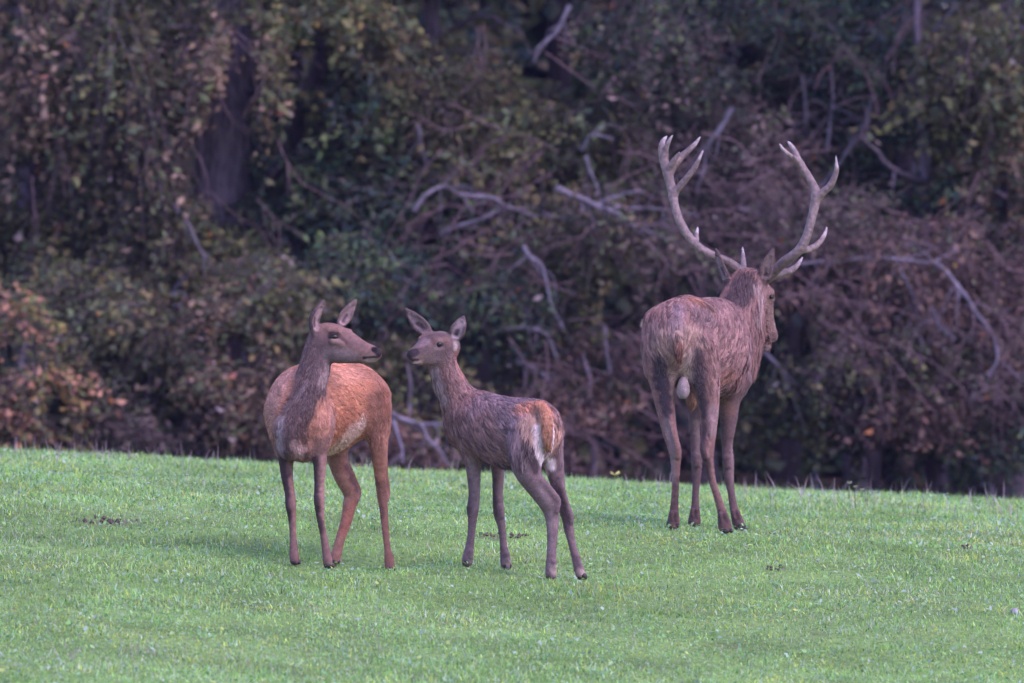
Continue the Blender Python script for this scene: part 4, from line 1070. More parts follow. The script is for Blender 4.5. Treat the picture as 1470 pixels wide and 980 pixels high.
M_stem = noise_mat('flower_stem', (0.05, 0.10, 0.03), (0.09, 0.15, 0.05), 40, 0.6, 0.3, 0.2)
M_yel = noise_mat('yellow_petal', (0.55, 0.48, 0.12), (0.75, 0.70, 0.30), 60, 0.6, 0.3, 0.2)
M_cream = noise_mat('cream_petal', (0.45, 0.46, 0.28), (0.62, 0.62, 0.42), 60, 0.6, 0.3, 0.2)
flower(882, 58.6, 0.085, 0.046, 'bright yellow flower head on the crest just left of the stag', M_yel)
flower(1218, 58.6, 0.10, 0.022, 'tallest cream flower on the crest right of the stag', M_cream)
flower(1226, 58.4, 0.085, 0.018, 'middle of the small cream flowers on the crest right of the stag', M_cream)
flower(1236, 58.2, 0.075, 0.018, 'lowest cream flower on the crest right of the stag', M_cream)

# ------------------------------------------------------------------ the edge of the wood
VOIDS = [(765, 65, 38, 62), (326, 190, 44, 80), (305, 250, 36, 50), (330, 262, 34, 36), (346, 110, 34, 56), (350, 55, 20, 30), (458, 85, 19, 50), (428, 180, 18, 48), (398, 262, 18, 36), (618, 25, 20, 34), (288, 235, 26, 55), (42, 262, 20, 48), (78, 585, 20, 38), (645, 385, 34, 30), (890, 440, 30, 48), (945, 615, 60, 40),
         (1128, 655, 34, 40), (1200, 665, 30, 36), (1262, 668, 30, 34), (1340, 675, 30, 30), (338, 495, 20, 24), (1150, 478, 30, 42), (610, 330, 24, 26),
         (1075, 70, 40, 30), (1300, 235, 26, 40), (860, 650, 40, 30), (430, 95, 22, 40), (700, 520, 26, 28), (240, 600, 26, 24), (1010, 640, 40, 36), (820, 120, 22, 36), (1440, 280, 20, 40)]
def void_ok(px, py, soft=0.35):
    ok = np.ones(len(px), bool)
    for (a, b, rx, ry) in VOIDS:
        d = np.sqrt(((px - a) / rx) ** 2 + ((py - b) / ry) ** 2)
        ok &= rng.random(len(px)) < smooth01((d - 0.75) / soft) + 0.015
    return ok

PALS = {
    'olive': [(0.064, 0.073, 0.024), (0.040, 0.058, 0.024), (0.094, 0.094, 0.031), (0.114, 0.092, 0.039), (0.068, 0.091, 0.041)],
    'brown': [(0.114, 0.083, 0.043), (0.147, 0.099, 0.060), (0.073, 0.071, 0.031), (0.065, 0.078, 0.031), (0.211, 0.146, 0.101)],
    'green': [(0.016, 0.043, 0.028), (0.026, 0.058, 0.028), (0.049, 0.078, 0.026), (0.014, 0.033, 0.033), (0.065, 0.091, 0.031)],
    'bronze': [(0.117, 0.061, 0.046), (0.082, 0.053, 0.041), (0.140, 0.086, 0.060), (0.056, 0.061, 0.028), (0.164, 0.104, 0.081)],
    'gold': [(0.182, 0.122, 0.039), (0.222, 0.114, 0.067), (0.124, 0.112, 0.031), (0.246, 0.128, 0.074), (0.065, 0.081, 0.024), (0.070, 0.073, 0.028)],
    'purple': [(0.087, 0.063, 0.057), (0.112, 0.081, 0.070), (0.049, 0.053, 0.036), (0.061, 0.071, 0.031), (0.135, 0.099, 0.089)],
}
ACCENT = [(0.30, 0.12, 0.04), (0.22, 0.085, 0.05), (0.24, 0.17, 0.05), (0.26, 0.21, 0.20), (0.22, 0.18, 0.18), (0.16, 0.17, 0.10)]

def foliage(specs, accent=0.012):
    """sprays of leaves on drooping twigs; specs: (px, py, Y, rx_px, ry_px, depth m, sprays, palette, leaf m, droop)
    returns leaf points, leaf colours, twig tubes"""
    LC, LCol, TP = [], [], []
    for (px, py, Y, rx, ry, rd, ns, pal, leaf, droop) in specs:
        ns = int(ns * 1.12); m = int(ns * 2.3)
        d = rng.normal(0, 1, (m, 3)); d /= np.linalg.norm(d, axis=1, keepdims=True)
        rr = rng.random(m) ** (1 / 2.4)
        sx = px + d[:, 0] * rr * rx; sy = py + d[:, 1] * rr * ry; sY = Y + d[:, 2] * rr * rd
        gap = vnoise(np.stack([sx / 60, sy / 60, sY], 1), 0.9, 70)
        ok = void_ok(sx, sy) & (gap > 0.385)
        sx, sy, sY = sx[ok][:ns], sy[ok][:ns], sY[ok][:ns]
        n = len(sx)
        if n == 0: continue
        base = np.stack([(sx - CX) / F * sY, sY, CZ - (sy - CY) / F * sY], 1)
        a = rng.random(n) * 2 * math.pi
        tl = rng.uniform(0.22, 0.55, n)
        hd = np.stack([np.cos(a), np.sin(a) * 0.8 - 0.25, rng.normal(0.1, 0.35, n) - droop * 0.5], 1)
        hd /= np.linalg.norm(hd, axis=1, keepdims=True)
        pw = np.array(PALS[pal]); K = 15
        smix = rng.integers(0, len(pw), n)
        sb = rng.normal(1, 0.25, n).clip(0.5, 1.8) * (0.42 + 1.5 * vnoise(np.stack([sx / 45, sy / 75, sY], 1), 0.8, 71) ** 1.5)
        t = (np.arange(K) + rng.random((n, K))) / K
        P = base[:, None] + hd[:, None] * (t * tl[:, None])[..., None]
        P[..., 2] -= droop * 0.5 * tl[:, None] * t ** 2
        P += rng.normal(0, 0.035, P.shape)
        tw = np.stack([base, base + hd * (tl * 0.5)[:, None] - np.array((0, 0, 1)) * (droop * 0.125 * tl)[:, None], base + hd * tl[:, None] - np.array((0, 0, 1)) * (droop * 0.5 * tl)[:, None]], 1)
        kt = np.ones(n, bool)
        for k in range(3):
            kt &= void_ok(CX + tw[:, k, 0] / tw[:, k, 1] * F, CY - (tw[:, k, 2] - CZ) / tw[:, k, 1] * F, 0.25)
        TP.append(tw[kt])
        N = n * K
        P = P.reshape(-1, 3)
        keepl = void_ok(CX + P[:, 0] / P[:, 1] * F, CY - (P[:, 2] - CZ) / P[:, 1] * F, 0.25)
        L = leaf * rng.uniform(0.55, 1.25, N) * np.repeat(rng.uniform(0.55, 1.5, n), K)
        a2 = rng.random(N) * 2 * math.pi; el = rng.normal(-0.45, 0.5, N)
        d = np.stack([np.cos(a2) * np.cos(el), np.sin(a2) * np.cos(el), np.sin(el)], 1)
        s = np.cross(d, np.stack([rng.normal(0, 0.5, N), rng.normal(-0.5, 0.5, N), np.ones(N)], 1)); s /= np.linalg.norm(s, axis=1, keepdims=True) + 1e-9
        nn = np.cross(d, s)
        Lc = L[:, None]
        co = np.stack([P, P + d * Lc * 0.5 - s * Lc * 0.30 + nn * Lc * 0.10, P + d * Lc - nn * Lc * 0.08, P + d * Lc * 0.5 + s * Lc * 0.30 + nn * Lc * 0.10], 1)
        ci = np.where(rng.random(N) < 0.72, np.repeat(smix, K), rng.integers(0, len(pw), N))
        c = pw[ci] * (np.repeat(sb, K) * rng.normal(1, 0.11, N).clip(0.5, 1.6))[:, None]
        acc = rng.random(N) < accent
        c[acc] = np.array(ACCENT)[rng.integers(0, len(ACCENT), acc.sum())]
        LC.append(co[keepl]); LCol.append(c[keepl])
    return np.concatenate(LC), np.concatenate(LCol), np.concatenate(TP)

def leaves_mesh(name, co, c, parent):
    n = len(co)
    b = (np.arange(n) * 4)[:, None]
    t = np.concatenate([b + np.array([0, 1, 2]), b + np.array([0, 2, 3])])
    return mesh_np(name, co.reshape(-1, 3), t, M_leaf, parent, False, color=np.repeat(c, 4, 0))

def twig_mesh(tw, r0, parent, mat, name='twigs'):
    """thin three sided twigs"""
    n = len(tw)
    a = np.array([0, 2.094, 4.189])
    off = np.stack([np.cos(a), 0 * a, np.sin(a)], 1)
    rad = np.array([1.0, 0.7, 0.3]) * r0
    co = tw[:, :, None, :] + off[None, None] * rad[None, :, None, None]
    b = (np.arange(n) * 9)[:, None]
    q = []
    for i in (0, 1):
        for j in range(3):
            q.append(b + np.array([i * 3 + j, i * 3 + (j + 1) % 3, i * 3 + 3 + (j + 1) % 3, i * 3 + 3 + j]))
    o = mesh_np(name, co.reshape(-1, 3), np.concatenate(q), mat, parent, True)
    o['kind'] = 'stuff'
    return o

def wobble_path(pts, sub=6, amp=0.02):
    p = catmull(pts, sub)
    n = len(p)
    k = np.stack([vnoise(p * 1.0 + s, 0.16, 80 + s) - 0.5 for s in range(3)], 1)
    p[:, :3] += k * amp * 2
    return p

def bough(parent, pxs, Y, r_px, mat=None, r_end=0.35, twigs=0, dY=0.0):
    """a bough along photograph pixels at distance Y (running dY metres deeper), radius r_px tapering; side twigs"""
    n = len(pxs)
    pts = [(*at(a, b, Y + dY * i / max(1, n - 1)), 0) for i, (a, b) in enumerate(pxs)]
    if n == 2:
        mid = (np.array(pts[0]) + np.array(pts[1])) / 2 + np.array((0.02, 0.03, 0.03, 0))
        pts = [pts[0], tuple(mid), pts[1]]
    p = wobble_path(np.array(pts), 6, 0.025)[:, :3]
    r = 0.8 * r_px * Y / F * np.linspace(1, r_end, len(p)) * (1 + 0.25 * np.sin(np.arange(len(p)) * 2.3) * 0.5)
    V, Q = tube(p, r, 8)
    Vs, Qs = [V], [Q]; off = len(V)
    for k in range(twigs):
        i = random.randrange(2, len(p) - 1)
        t = p[i] - p[i - 1]; t /= np.linalg.norm(t) + 1e-9
        d = t * 0.7 + np.array((random.gauss(0, 0.6), random.gauss(-0.2, 0.5), random.gauss(-0.15, 0.6))); d /= np.linalg.norm(d)
        L = random.uniform(0.12, 0.42)
        q = np.array([p[i], p[i] + d * L * 0.5 + np.array((0, 0, random.gauss(0, 0.03))), p[i] + d * L + np.array((random.gauss(0, 0.04), 0, -0.06 + random.gauss(0, 0.04)))])
        q = catmull(q, 4)
        v, f = tube(q, np.linspace(r[i] * 0.45, 0.002, len(q)), 5)
        Vs.append(v); Qs.append(f + off); off += len(v)
    return mesh_np('branch', np.concatenate(Vs), np.concatenate(Qs), mat or M_bare, parent, True)

def trunk(parent, pxs, Y, r_px, top_m=None, n=14):
    pts = [np.array(at(a, b, Y)) for a, b in pxs]
    r = [x * Y / F for x in r_px]
    # root it in the ground and run it on up
    b = pts[0].copy()
    slope = (pts[1] - pts[0]) / max(0.1, (pts[1] - pts[0])[2])
    zg = float(ground(b[0], b[1])) - 0.15
    foot = b - slope * (b[2] - zg) * 0.6; foot[2] = zg
    pts = [foot] + pts; r = [r[0] * 1.35] + r
    if top_m:
        sl = (pts[-1] - pts[-2]) / max(0.1, (pts[-1] - pts[-2])[2])
        sl = np.clip(sl, -0.5, 0.5); sl[2] = 1
        pts.append(pts[-1] + sl * top_m); r.append(r[-1] * 0.35)
    p = catmull(np.column_stack([np.array(pts), r]), 8)
    V, Q = tube(p[:, :3], p[:, 3], n)
    V += (np.stack([vnoise(V, 0.22, 90 + k) - 0.5 for k in range(3)], 1)) * 0.07 * np.array((1, 1, 0))
    return mesh_np('trunk', V, Q, M_bark, parent, True)

def limbs(parent, Y, px, py0, top, count, reach, mat=M_bark):
    """limbs that carry the crown, each a branch"""
    for k in range(count):
        z = py0 - (py0 - top) * (k + 0.5) / count
        s = 1 if k % 2 else -1
        L = reach * random.uniform(0.6, 1.1)
        x1 = px + s * L * 0.5; x2 = px + s * L
        bough(parent, [(px, z), (x1, z - L * 0.22 + random.gauss(0, 12)), (x2, z - L * 0.12 + random.gauss(0, 25))], Y, random.uniform(5, 9), mat, 0.2, 5, random.uniform(-2.0, 0.6))

def tree(name, label, cat, Y, trunks, specs, boughs=(), limb=None, accent=0.012, top_m=6.0, group=None):
    b = at(trunks[0][0][0][0], trunks[0][0][0][1], Y) if trunks else at(specs[0][0], 690, Y)
    gz = float(ground(b[0], Y))
    root = empty(name, (b[0], Y, gz), label, cat, group)
    for pxs, rp in trunks:
        trunk(root, pxs, Y, rp, top_m)
    if limb: limbs(root, Y, *limb)
    for (pxs, yb, rp, tw) in boughs:
        bough(root, pxs, yb, rp, M_bare, 0.35, tw, random.uniform(-0.3, 0.3))
    co, c, tw = foliage(specs, accent)
    o = leaves_mesh('foliage', co, c, root)
    twig_mesh(tw, 0.0045, root, M_twig)
    return root, len(co)

nl = 0
def add(*a, **k):
    global nl
    nl += tree(*a, **k)[1]

G = 'trees along the edge of the wood'
add('broadleaf_tree', 'olive brown tree hanging leafy boughs down the left edge of the wood', 'tree', 77.5,
    [([(45, 640), (42, 300), (38, 120), (30, -60)], (18, 16, 13, 10))],
    [(70, 80, 76.2, 170, 170, 1.3, 520, 'brown', 0.075, 2.2), (190, 60, 75.6, 130, 130, 0.9, 330, 'olive', 0.075, 2.2), (50, 300, 76.3, 130, 130, 1.2, 320, 'olive', 0.075, 0.8),
     (0, -250, 77, 350, 200, 2.2, 600, 'olive', 0.10, 0.6)],
    [([(110, 60), (104, 150), (97, 178)], 75.4, 3, 3), ([(105, 60), (120, 95), (150, 150)], 75.5, 3, 3)], (42, 420, -100, 6, 160), group=G)
add('broadleaf_tree', 'tree with thick grey trunk behind hanging brown leaves left of the hind', 'tree', 76.8,
    [([(322, 640), (318, 300), (322, 180), (340, 60), (350, -80)], (44, 40, 38, 34, 30))],
    [(225, 170, 75.4, 75, 150, 0.6, 300, 'brown', 0.075, 2.2), (235, 290, 75.6, 85, 70, 0.7, 190, 'olive', 0.07, 0.9), (385, 60, 75.7, 70, 80, 0.7, 120, 'olive', 0.07, 0.9), (300, 60, 75.3, 100, 70, 0.7, 200, 'brown', 0.07, 2.2),
     (330, -220, 76.5, 260, 190, 2.2, 500, 'brown', 0.10, 0.6), (290, 400, 75.8, 120, 80, 0.8, 240, 'olive', 0.07, 0.7)],
    [([(225, 264), (257, 302), (274, 333), (300, 372)], 75.0, 4, 5), ([(267, 396), (243, 424), (218, 458)], 74.8, 4.5, 4), ([(243, 424), (270, 427)], 74.8, 3, 1), ([(252, 440), (257, 458)], 74.8, 3, 1),
     ([(330, 451), (337, 434), (354, 422), (371, 434)], 74.8, 4, 5), ([(179, 493), (171, 531), (172, 559)], 74.6, 4, 3), ([(182, 500), (195, 520), (214, 532)], 74.6, 3, 2), ([(218, 468), (240, 485), (250, 505)], 74.7, 4, 2)], (330, 250, -120, 5, 140), group=G)
add('broadleaf_tree', 'slender leaning trunk right of the thick grey one', 'tree', 77.6,
    [([(360, 640), (378, 300), (405, 230), (440, 140), (466, 60), (480, -40)], (15, 13, 12.5, 12, 11, 10))],
    [(470, 160, 76.6, 110, 150, 1.0, 330, 'green', 0.07, 0.7), (480, 20, 76.4, 110, 90, 0.9, 240, 'olive', 0.07, 0.8), (430, 300, 76.6, 110, 90, 0.9, 260, 'green', 0.07, 0.6), (470, -230, 77, 220, 180, 2.0, 400, 'green', 0.10, 0.6)],
    [([(455, 262), (490, 258), (540, 268)], 76.0, 3.5, 4), ([(514, 371), (578, 405), (608, 424), (631, 455)], 75.6, 5, 5)], (440, 130, -120, 4, 120), group=G)
add('broadleaf_tree', 'olive green tree filling the middle of the wood edge behind the calf', 'tree', 78.2,
    [([(612, 640), (614, 300), (618, 60), (622, -80)], (17, 15, 14, 12))],
    [(560, 120, 77.0, 120, 130, 1.2, 400, 'olive', 0.07, 0.6), (680, 180, 76.6, 130, 130, 1.0, 460, 'olive', 0.07, 0.6), (560, 290, 76.6, 110, 90, 1.0, 320, 'green', 0.07, 0.6), (830, 210, 76.6, 110, 100, 0.9, 320, 'olive', 0.07, 0.6),
     (660, -200, 78, 260, 200, 2.2, 520, 'olive', 0.10, 0.5), (690, 350, 76.6, 120, 80, 0.9, 260, 'green', 0.07, 0.5)],
    [([(820, 7), (799, 45), (775, 69), (772, 90)], 76.0, 5, 4), ([(598, 180), (608, 222), (629, 246)], 75.8, 5, 3), ([(841, 222), (850, 250), (858, 278)], 75.4, 4, 2), ([(836, 214), (848, 196), (879, 199)], 75.4, 4, 2)], (617, 300, -100, 6, 150), group=G)
add('broadleaf_tree', 'half bare tree with long pale boughs reaching out behind the stag', 'tree', 77.8,
    [([(1010, 640), (1000, 320), (985, 160), (990, -60)], (16, 14, 12, 10))],
    [(930, 70, 76.8, 130, 110, 1.1, 170, 'purple', 0.06, 0.9), (960, 60, 76.6, 130, 100, 1.1, 170, 'green', 0.06, 0.9), (900, 330, 76.0, 170, 90, 1.0, 230, 'purple', 0.055, 0.8), (860, 320, 75.8, 170, 80, 1.0, 130, 'olive', 0.06, 0.8), (760, 420, 76.2, 150, 90, 0.9, 340, 'olive', 0.06, 0.6), (860, 520, 76.0, 150, 90, 0.9, 200, 'bronze', 0.055, 0.8), (840, 540, 75.8, 150, 80, 0.9, 140, 'olive', 0.06, 0.8), (1060, 230, 76.4, 90, 110, 0.8, 240, 'purple', 0.055, 0.6),
     (960, -200, 78, 230, 190, 2.2, 420, 'purple', 0.09, 0.5)],
    [([(796, 271), (858, 292), (890, 312), (931, 333), (985, 352)], 75.0, 6.5, 7), ([(594, 299), (619, 274), (640, 269), (660, 278), (681, 305)], 75.2, 4.5, 4), ([(660, 281), (709, 284), (730, 297), (792, 311), (813, 312)], 75.1, 4.5, 5),
     ([(633, 337), (688, 316), (730, 298)], 75.2, 4, 3), ([(1052, 156), (1015, 212), (1001, 278)], 75.6, 5, 4), ([(752, 353), (778, 387), (790, 428), (808, 470)], 75.0, 5.5, 4), ([(714, 473), (752, 470), (782, 481), (797, 511)], 75.0, 4.5, 4), ([(750, 470), (756, 448), (757, 440)], 75.0, 3, 1),
     ([(744, 519), (775, 535), (793, 548)], 75.2, 5, 2), ([(858, 292), (885, 280), (925, 278)], 75.1, 4, 2), ([(880, 300), (940, 296), (1010, 312)], 75.3, 4, 5), ([(870, 470), (874, 540), (870, 590)], 75.3, 3.5, 4), ([(1060, 300), (1110, 310), (1160, 300)], 75.6, 4, 4),
     ([(563, 590), (604, 609), (622, 634), (645, 668)], 73.6, 5, 3), ([(567, 600), (576, 640), (580, 665)], 73.6, 4, 2), ([(604, 609), (640, 612), (668, 640)], 73.7, 3.5, 3)], (995, 330, -80, 6, 150), group=G)
add('evergreen_tree', 'dark green tree above the antlers with bare upright twigs below it', 'tree', 79.0,
    [([(1225, 640), (1228, 300), (1232, 60), (1236, -80)], (15, 13, 12, 10))],
    [(1150, 60, 77.6, 120, 100, 1.2, 420, 'green', 0.06, 0.5), (1260, 90, 77.6, 130, 110, 1.2, 420, 'green', 0.06, 0.5), (1300, 220, 77.4, 110, 110, 1.0, 360, 'green', 0.06, 0.5), (1130, 190, 77.2, 90, 100, 0.9, 180, 'purple', 0.055, 0.5), (1200, -180, 79, 240, 180, 2.2, 450, 'green', 0.09, 0.5)],
    [([(1178, 267), (1215, 220), (1237, 187), (1244, 156), (1272, 104)], 76.6, 4.5, 6), ([(1237, 187), (1249, 150), (1248, 104)], 76.6, 4, 4), ([(1188, 222), (1195, 156), (1192, 104)], 76.6, 4, 4), ([(1150, 110), (1158, 170), (1150, 215)], 76.6, 3, 3)], (1230, 300, -80, 5, 130), group=G)
add('broadleaf_tree', 'olive tree in the upper right corner with brownish leaves', 'tree', 77.8,
    [([(1462, 720), (1458, 300), (1452, 80), (1450, -80)], (22, 19, 16, 13))],
    [(1420, 110, 76.4, 110, 130, 1.0, 460, 'olive', 0.075, 0.7), (1470, 260, 76.3, 90, 100, 0.9, 260, 'brown', 0.07, 0.7), (1380, 300, 76.8, 90, 80, 0.8, 220, 'green', 0.07, 0.6), (1440, -200, 78, 220, 190, 2.2, 420, 'olive', 0.10, 0.5)],
    [([(1330, 60), (1350, 30), (1372, 5)], 76.4, 4, 3)], (1456, 330, -80, 5, 120), group=G)
add('beech_tree', 'bronze leaved tree with drooping grey boughs right of the stag', 'tree', 76.6,
    [([(1345, 720), (1338, 480), (1330, 340), (1325, 200)], (17, 15, 12, 8))],
    [(1250, 400, 75.3, 170, 80, 0.9, 480, 'bronze', 0.055, 0.8), (1400, 400, 75.2, 120, 100, 0.9, 420, 'bronze', 0.055, 0.8), (1300, 480, 75.2, 170, 60, 0.8, 240, 'purple', 0.055, 1.0), (1240, 500, 75.1, 150, 60, 0.8, 130, 'olive', 0.06, 0.9), (1310, 575, 74.9, 60, 40, 0.4, 150, 'bronze', 0.06, 0.8), (1180, 330, 75.5, 110, 70, 0.8, 280, 'purple', 0.055, 0.6), (1420, 520, 75.4, 90, 70, 0.7, 200, 'purple', 0.055, 0.8)],
    [([(1278, 372), (1310, 373), (1339, 374), (1358, 366), (1376, 359)], 74.4, 4.5, 4), ([(1339, 374), (1376, 409), (1397, 443), (1422, 481), (1429, 518), (1418, 539)], 74.4, 4.5, 8), ([(1397, 435), (1420, 448), (1440, 466)], 74.4, 3.5, 3),
     ([(1297, 393), (1314, 435), (1311, 472), (1297, 493)], 74.5, 3.6, 4), ([(1311, 472), (1322, 485), (1326, 495)], 74.5, 2.6, 2), ([(1339, 443), (1351, 468), (1372, 489)], 74.5, 3.6, 5), ([(1330, 420), (1340, 445), (1350, 500)], 74.6, 3, 3), ([(1424, 500), (1450, 530), (1475, 550)], 74.6, 4, 4), ([(1095, 505), (1130, 540), (1160, 565)], 74.8, 4, 4), ([(1160, 545), (1200, 530), (1240, 550)], 74.9, 3, 3), ([(1150, 380), (1200, 372), (1280, 372)], 74.8, 4, 5)],
    (1332, 420, 230, 3, 120), top_m=2.0, group=G)

def tangle(root, n, box, Y, flow, rpx=(1.2, 2.6), L=(60, 190)):
    """thin boughs running through the crown, each forking into side twigs"""
    for k in range(n):
        x = random.uniform(box[0], box[2]); y = random.uniform(box[1], box[3])
        l = random.uniform(*L); fx, fy = flow(x, y)
        a = math.atan2(fy, fx) + random.gauss(0, 0.45)
        b = random.gauss(0, 0.5); pts = [(x, y)]
        for j in range(3):
            x += math.cos(a) * l / 3; y += math.sin(a) * l / 3 + 3; a += b * 0.5 + random.gauss(0, 0.25); pts.append((x, y))
        bough(root, pts, Y + random.uniform(-0.7, 0.7), random.uniform(*rpx) * 0.75, M_tangle, 0.3, random.randint(4, 9), random.uniform(-0.3, 0.3))
M_tangle = noise_mat('thin_bough_bark', (0.070, 0.045, 0.048), (0.165, 0.112, 0.122), 14, 0.85, 0.2, 0.4)
byname = {o['label']: o for o in bpy.data.objects if o.get('category') == 'tree'}
def tree_of(word): return [o for l, o in byname.items() if word in l][0]
tangle(tree_of('half bare'), 74, (620, 180, 1090, 430), 75.25, lambda x, y: ((-1 if x < 860 else 1), 0.25))
tangle(tree_of('half bare'), 34, (700, 430, 930, 640), 75.0, lambda x, y: (1, 0.5))
tangle(tree_of('bronze leaved'), 48, (1120, 290, 1450, 560), 74.6, lambda x, y: (1, 0.45))
tangle(tree_of('dark green tree'), 26, (1080, 40, 1330, 260), 76.6, lambda x, y: (0.3, -1))
tangle(tree_of('olive green tree'), 12, (540, 20, 800, 330), 76.4, lambda x, y: (0.5, 1))
tangle(tree_of('thick grey trunk'), 12, (180, 20, 420, 470), 74.9, lambda x, y: (0.35, 1), (1.0, 2.2))
tangle(tree_of('left edge of the wood'), 9, (0, 20, 200, 450), 75.2, lambda x, y: (0.3, 1), (1.0, 2.0))
tangle(tree_of('upper right'), 12, (1330, 20, 1470, 330), 75.9, lambda x, y: (-0.5, 1), (1.0, 2.2))

S = 'shrubs at the foot of the wood'
add('shrub', 'golden and orange bracken like bush at the left edge of the wood', 'shrub', 73.8, [([(20, 640), (24, 590), (30, 540)], (5, 4, 3))],
    [(30, 560, 73.6, 75, 80, 0.6, 190, 'gold', 0.07, 0.9), (40, 540, 73.9, 85, 90, 0.7, 130, 'olive', 0.07, 0.9), (15, 450, 73.9, 50, 60, 0.5, 90, 'gold', 0.07, 0.8)], top_m=0.3, accent=0.04, group=S)
add('shrub', 'dark olive bush with orange leaves between the left bush and the hind', 'shrub', 74.4, [([(200, 660), (205, 600), (215, 540)], (5, 4, 3))],
    [(190, 520, 74.6, 120, 110, 0.8, 460, 'olive', 0.065, 0.7), (130, 430, 75.0, 110, 70, 0.7, 240, 'olive', 0.065, 0.7), (170, 610, 74.2, 110, 50, 0.6, 180, 'purple', 0.06, 0.7)], top_m=0.3, accent=0.012, group=S)
add('shrub', 'brown and orange flecked bush directly behind the hind', 'shrub', 74.4, [([(345, 660), (350, 600), (352, 540)], (5, 4, 3))],
    [(340, 560, 74.3, 80, 90, 0.6, 330, 'brown', 0.06, 0.7), (400, 430, 74.8, 90, 80, 0.7, 300, 'olive', 0.065, 0.7), (330, 450, 74.6, 80, 50, 0.6, 160, 'brown', 0.06, 0.7)], top_m=0.3, accent=0.05, group=S)
add('shrub', 'low green brown bush in the gap between hind and calf', 'shrub', 74.8, [([(590, 670), (590, 610), (585, 560)], (5, 4, 3))],
    [(580, 560, 75.0, 90, 100, 0.7, 330, 'olive', 0.06, 0.7), (540, 400, 75.4, 100, 80, 0.8, 280, 'green', 0.065, 0.6), (600, 630, 74.2, 70, 45, 0.5, 160, 'bronze', 0.06, 0.7)], top_m=0.3, accent=0.015, group=S)
add('shrub', 'reddish brown undergrowth between the calf and the stag', 'shrub', 75.2, [([(850, 680), (850, 620), (845, 560)], (5, 4, 3))],
    [(830, 590, 75.3, 110, 70, 0.7, 330, 'bronze', 0.055, 0.8), (700, 450, 75.6, 110, 90, 0.8, 280, 'green', 0.06, 0.6)], top_m=0.3, group=S)
add('shrub', 'dark olive bush low behind the legs of the stag on the right', 'shrub', 75.6, [([(1170, 690), (1170, 620), (1168, 570)], (5, 4, 3))],
    [(1170, 590, 75.8, 110, 70, 0.7, 360, 'olive', 0.06, 0.8), (1120, 470, 76.2, 90, 90, 0.8, 240, 'green', 0.06, 0.7), (1250, 620, 75.8, 110, 40, 0.6, 160, 'green', 0.06, 0.8)], top_m=0.3, group=S)
add('shrub', 'dark green bush at the foot of the wood in the right corner', 'shrub', 75.6, [([(1420, 710), (1420, 650), (1415, 590)], (5, 4, 3))],
    [(1400, 620, 75.8, 120, 60, 0.7, 330, 'green', 0.06, 0.8), (1450, 560, 76.0, 80, 70, 0.7, 200, 'olive', 0.06, 0.8)], top_m=0.3, group=S)
print('leaves', nl)

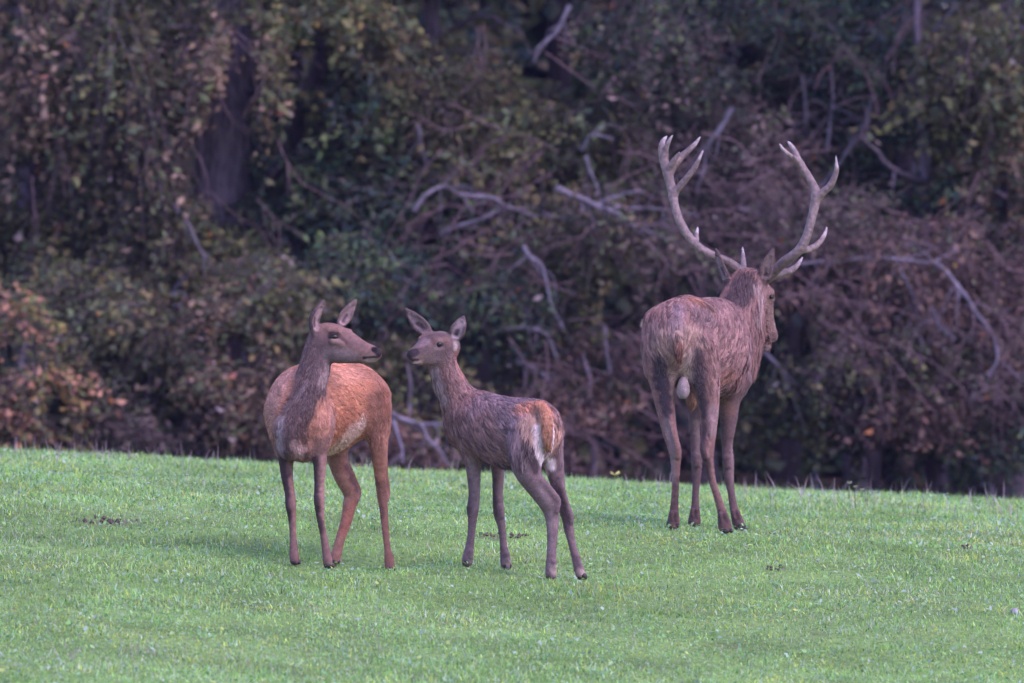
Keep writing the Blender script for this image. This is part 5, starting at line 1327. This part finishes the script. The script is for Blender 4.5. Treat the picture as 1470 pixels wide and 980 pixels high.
# the wood behind, and the wood beyond both edges of the view: masses nobody could count
def far_wood():
    n = 42000
    x = rng.uniform(-14, 14, n); y = rng.uniform(80, 92, n); z = rng.random(n) ** 0.8 * 9.5 - 0.1
    px = CX + x / y * F; py = CY - (z - CZ) / y * F
    p = np.stack([x, y, z], 1)
    ok = (vnoise(p, 0.9, 101) > 0.36) & (void_ok(px, py, 0.5) | (y > 88))
    p = p[ok]
    # side masses in line with the front row
    m = 30000
    sx = rng.uniform(4.6, 15, m) * np.where(rng.random(m) < 0.5, -1, 1); sy = rng.uniform(74, 81, m); sz = rng.random(m) * 8
    q = np.stack([sx, sy, sz], 1); q = q[vnoise(q, 0.8, 102) > 0.4]
    # unseen canopy over the front row, added to keep the wood dark
    k = 16000
    tq = np.stack([rng.uniform(-9, 9, k), rng.uniform(74.5, 82, k), rng.uniform(5.2, 9, k)], 1)
    kk = 60000
    bq = np.stack([rng.uniform(-18, 18, kk), rng.uniform(95, 106, kk), rng.random(kk) * 9.5 - 0.6], 1)
    P = np.concatenate([p, q, tq, bq]); N = len(P)
    L = np.where(P[:, 1] > 94, rng.uniform(0.4, 0.75, N), np.where(P[:, 1] > 81, rng.uniform(0.14, 0.30, N), rng.uniform(0.10, 0.2, N)))[:, None]
    a2 = rng.random(N) * 2 * math.pi; el = rng.normal(-0.3, 0.6, N)
    d = np.stack([np.cos(a2) * np.cos(el), np.sin(a2) * np.cos(el), np.sin(el)], 1)
    s = np.cross(d, np.stack([rng.normal(0, 0.6, N), rng.normal(-0.4, 0.6, N), np.ones(N)], 1)); s /= np.linalg.norm(s, axis=1, keepdims=True)
    nn = np.cross(d, s)
    co = np.stack([P, P + d * L * 0.5 - s * L * 0.30 + nn * L * 0.1, P + d * L, P + d * L * 0.5 + s * L * 0.30 + nn * L * 0.1], 1)
    pw = np.array(PALS['green'] + PALS['olive'])
    c = pw[rng.integers(0, len(pw), N)] * rng.normal(0.85, 0.2, N).clip(0.4, 1.4)[:, None]
    o = leaves_mesh('far_woodland', co, c, None)
    tag(o, 'dark leafy depth of the wood behind the front row of trees', None, None, 'stuff')
    Vs, Qs, off = [], [], 0
    for i in range(26):
        x0 = random.uniform(-12, 12); y0 = random.uniform(82, 93)
        pts = np.array([(x0, y0, -0.6), (x0 + random.gauss(0, 0.1), y0, 3), (x0 + random.gauss(0, 0.4), y0, 9)])
        v, f = tube(catmull(pts, 5), np.linspace(random.uniform(0.1, 0.26), 0.06, 11), 9)
        Vs.append(v); Qs.append(f + off); off += len(v)
    o = mesh_np('far_tree_trunks', np.concatenate(Vs), np.concatenate(Qs), noise_mat('shaded_bark', (0.018, 0.015, 0.019), (0.05, 0.042, 0.05), 5, 0.9, 0.1, 1.0, (6, 6, 1.2), 0.03), None, True)  # darker copy of the bark, the wood's shade put into its colour
    tag(o, 'dim trunks deep in the wood, one dark mass', None, None, 'stuff')
far_wood()

# thin blue haze added to lift the blacks in the wood towards navy
hz = bpy.data.materials.new('added_haze'); hz.use_nodes = True
hn, hl = hz.node_tree.nodes, hz.node_tree.links
hn.clear()
h_out = hn.new('ShaderNodeOutputMaterial'); h_vol = hn.new('ShaderNodeVolumePrincipled')
h_vol.inputs['Color'].default_value = (0.50, 0.52, 1.0, 1); h_vol.inputs['Density'].default_value = 0.00013
hl.new(h_vol.outputs[0], h_out.inputs['Volume'])
bx = np.array([(x, y, z) for x in (-430, 430) for y in (-330, 640) for z in (-17.0, 17.0)], float)
bf = np.array([(0, 1, 3, 2), (4, 6, 7, 5), (0, 4, 5, 1), (2, 3, 7, 6), (0, 2, 6, 4), (1, 5, 7, 3)])
tag(mesh_np('haze', bx, bf, hz, None, False), 'thin bluish haze volume added to lighten the dark of the wood', None, None, 'stuff')

bpy.context.view_layer.update()
print('built in', round(time.time() - T0, 1), 's')
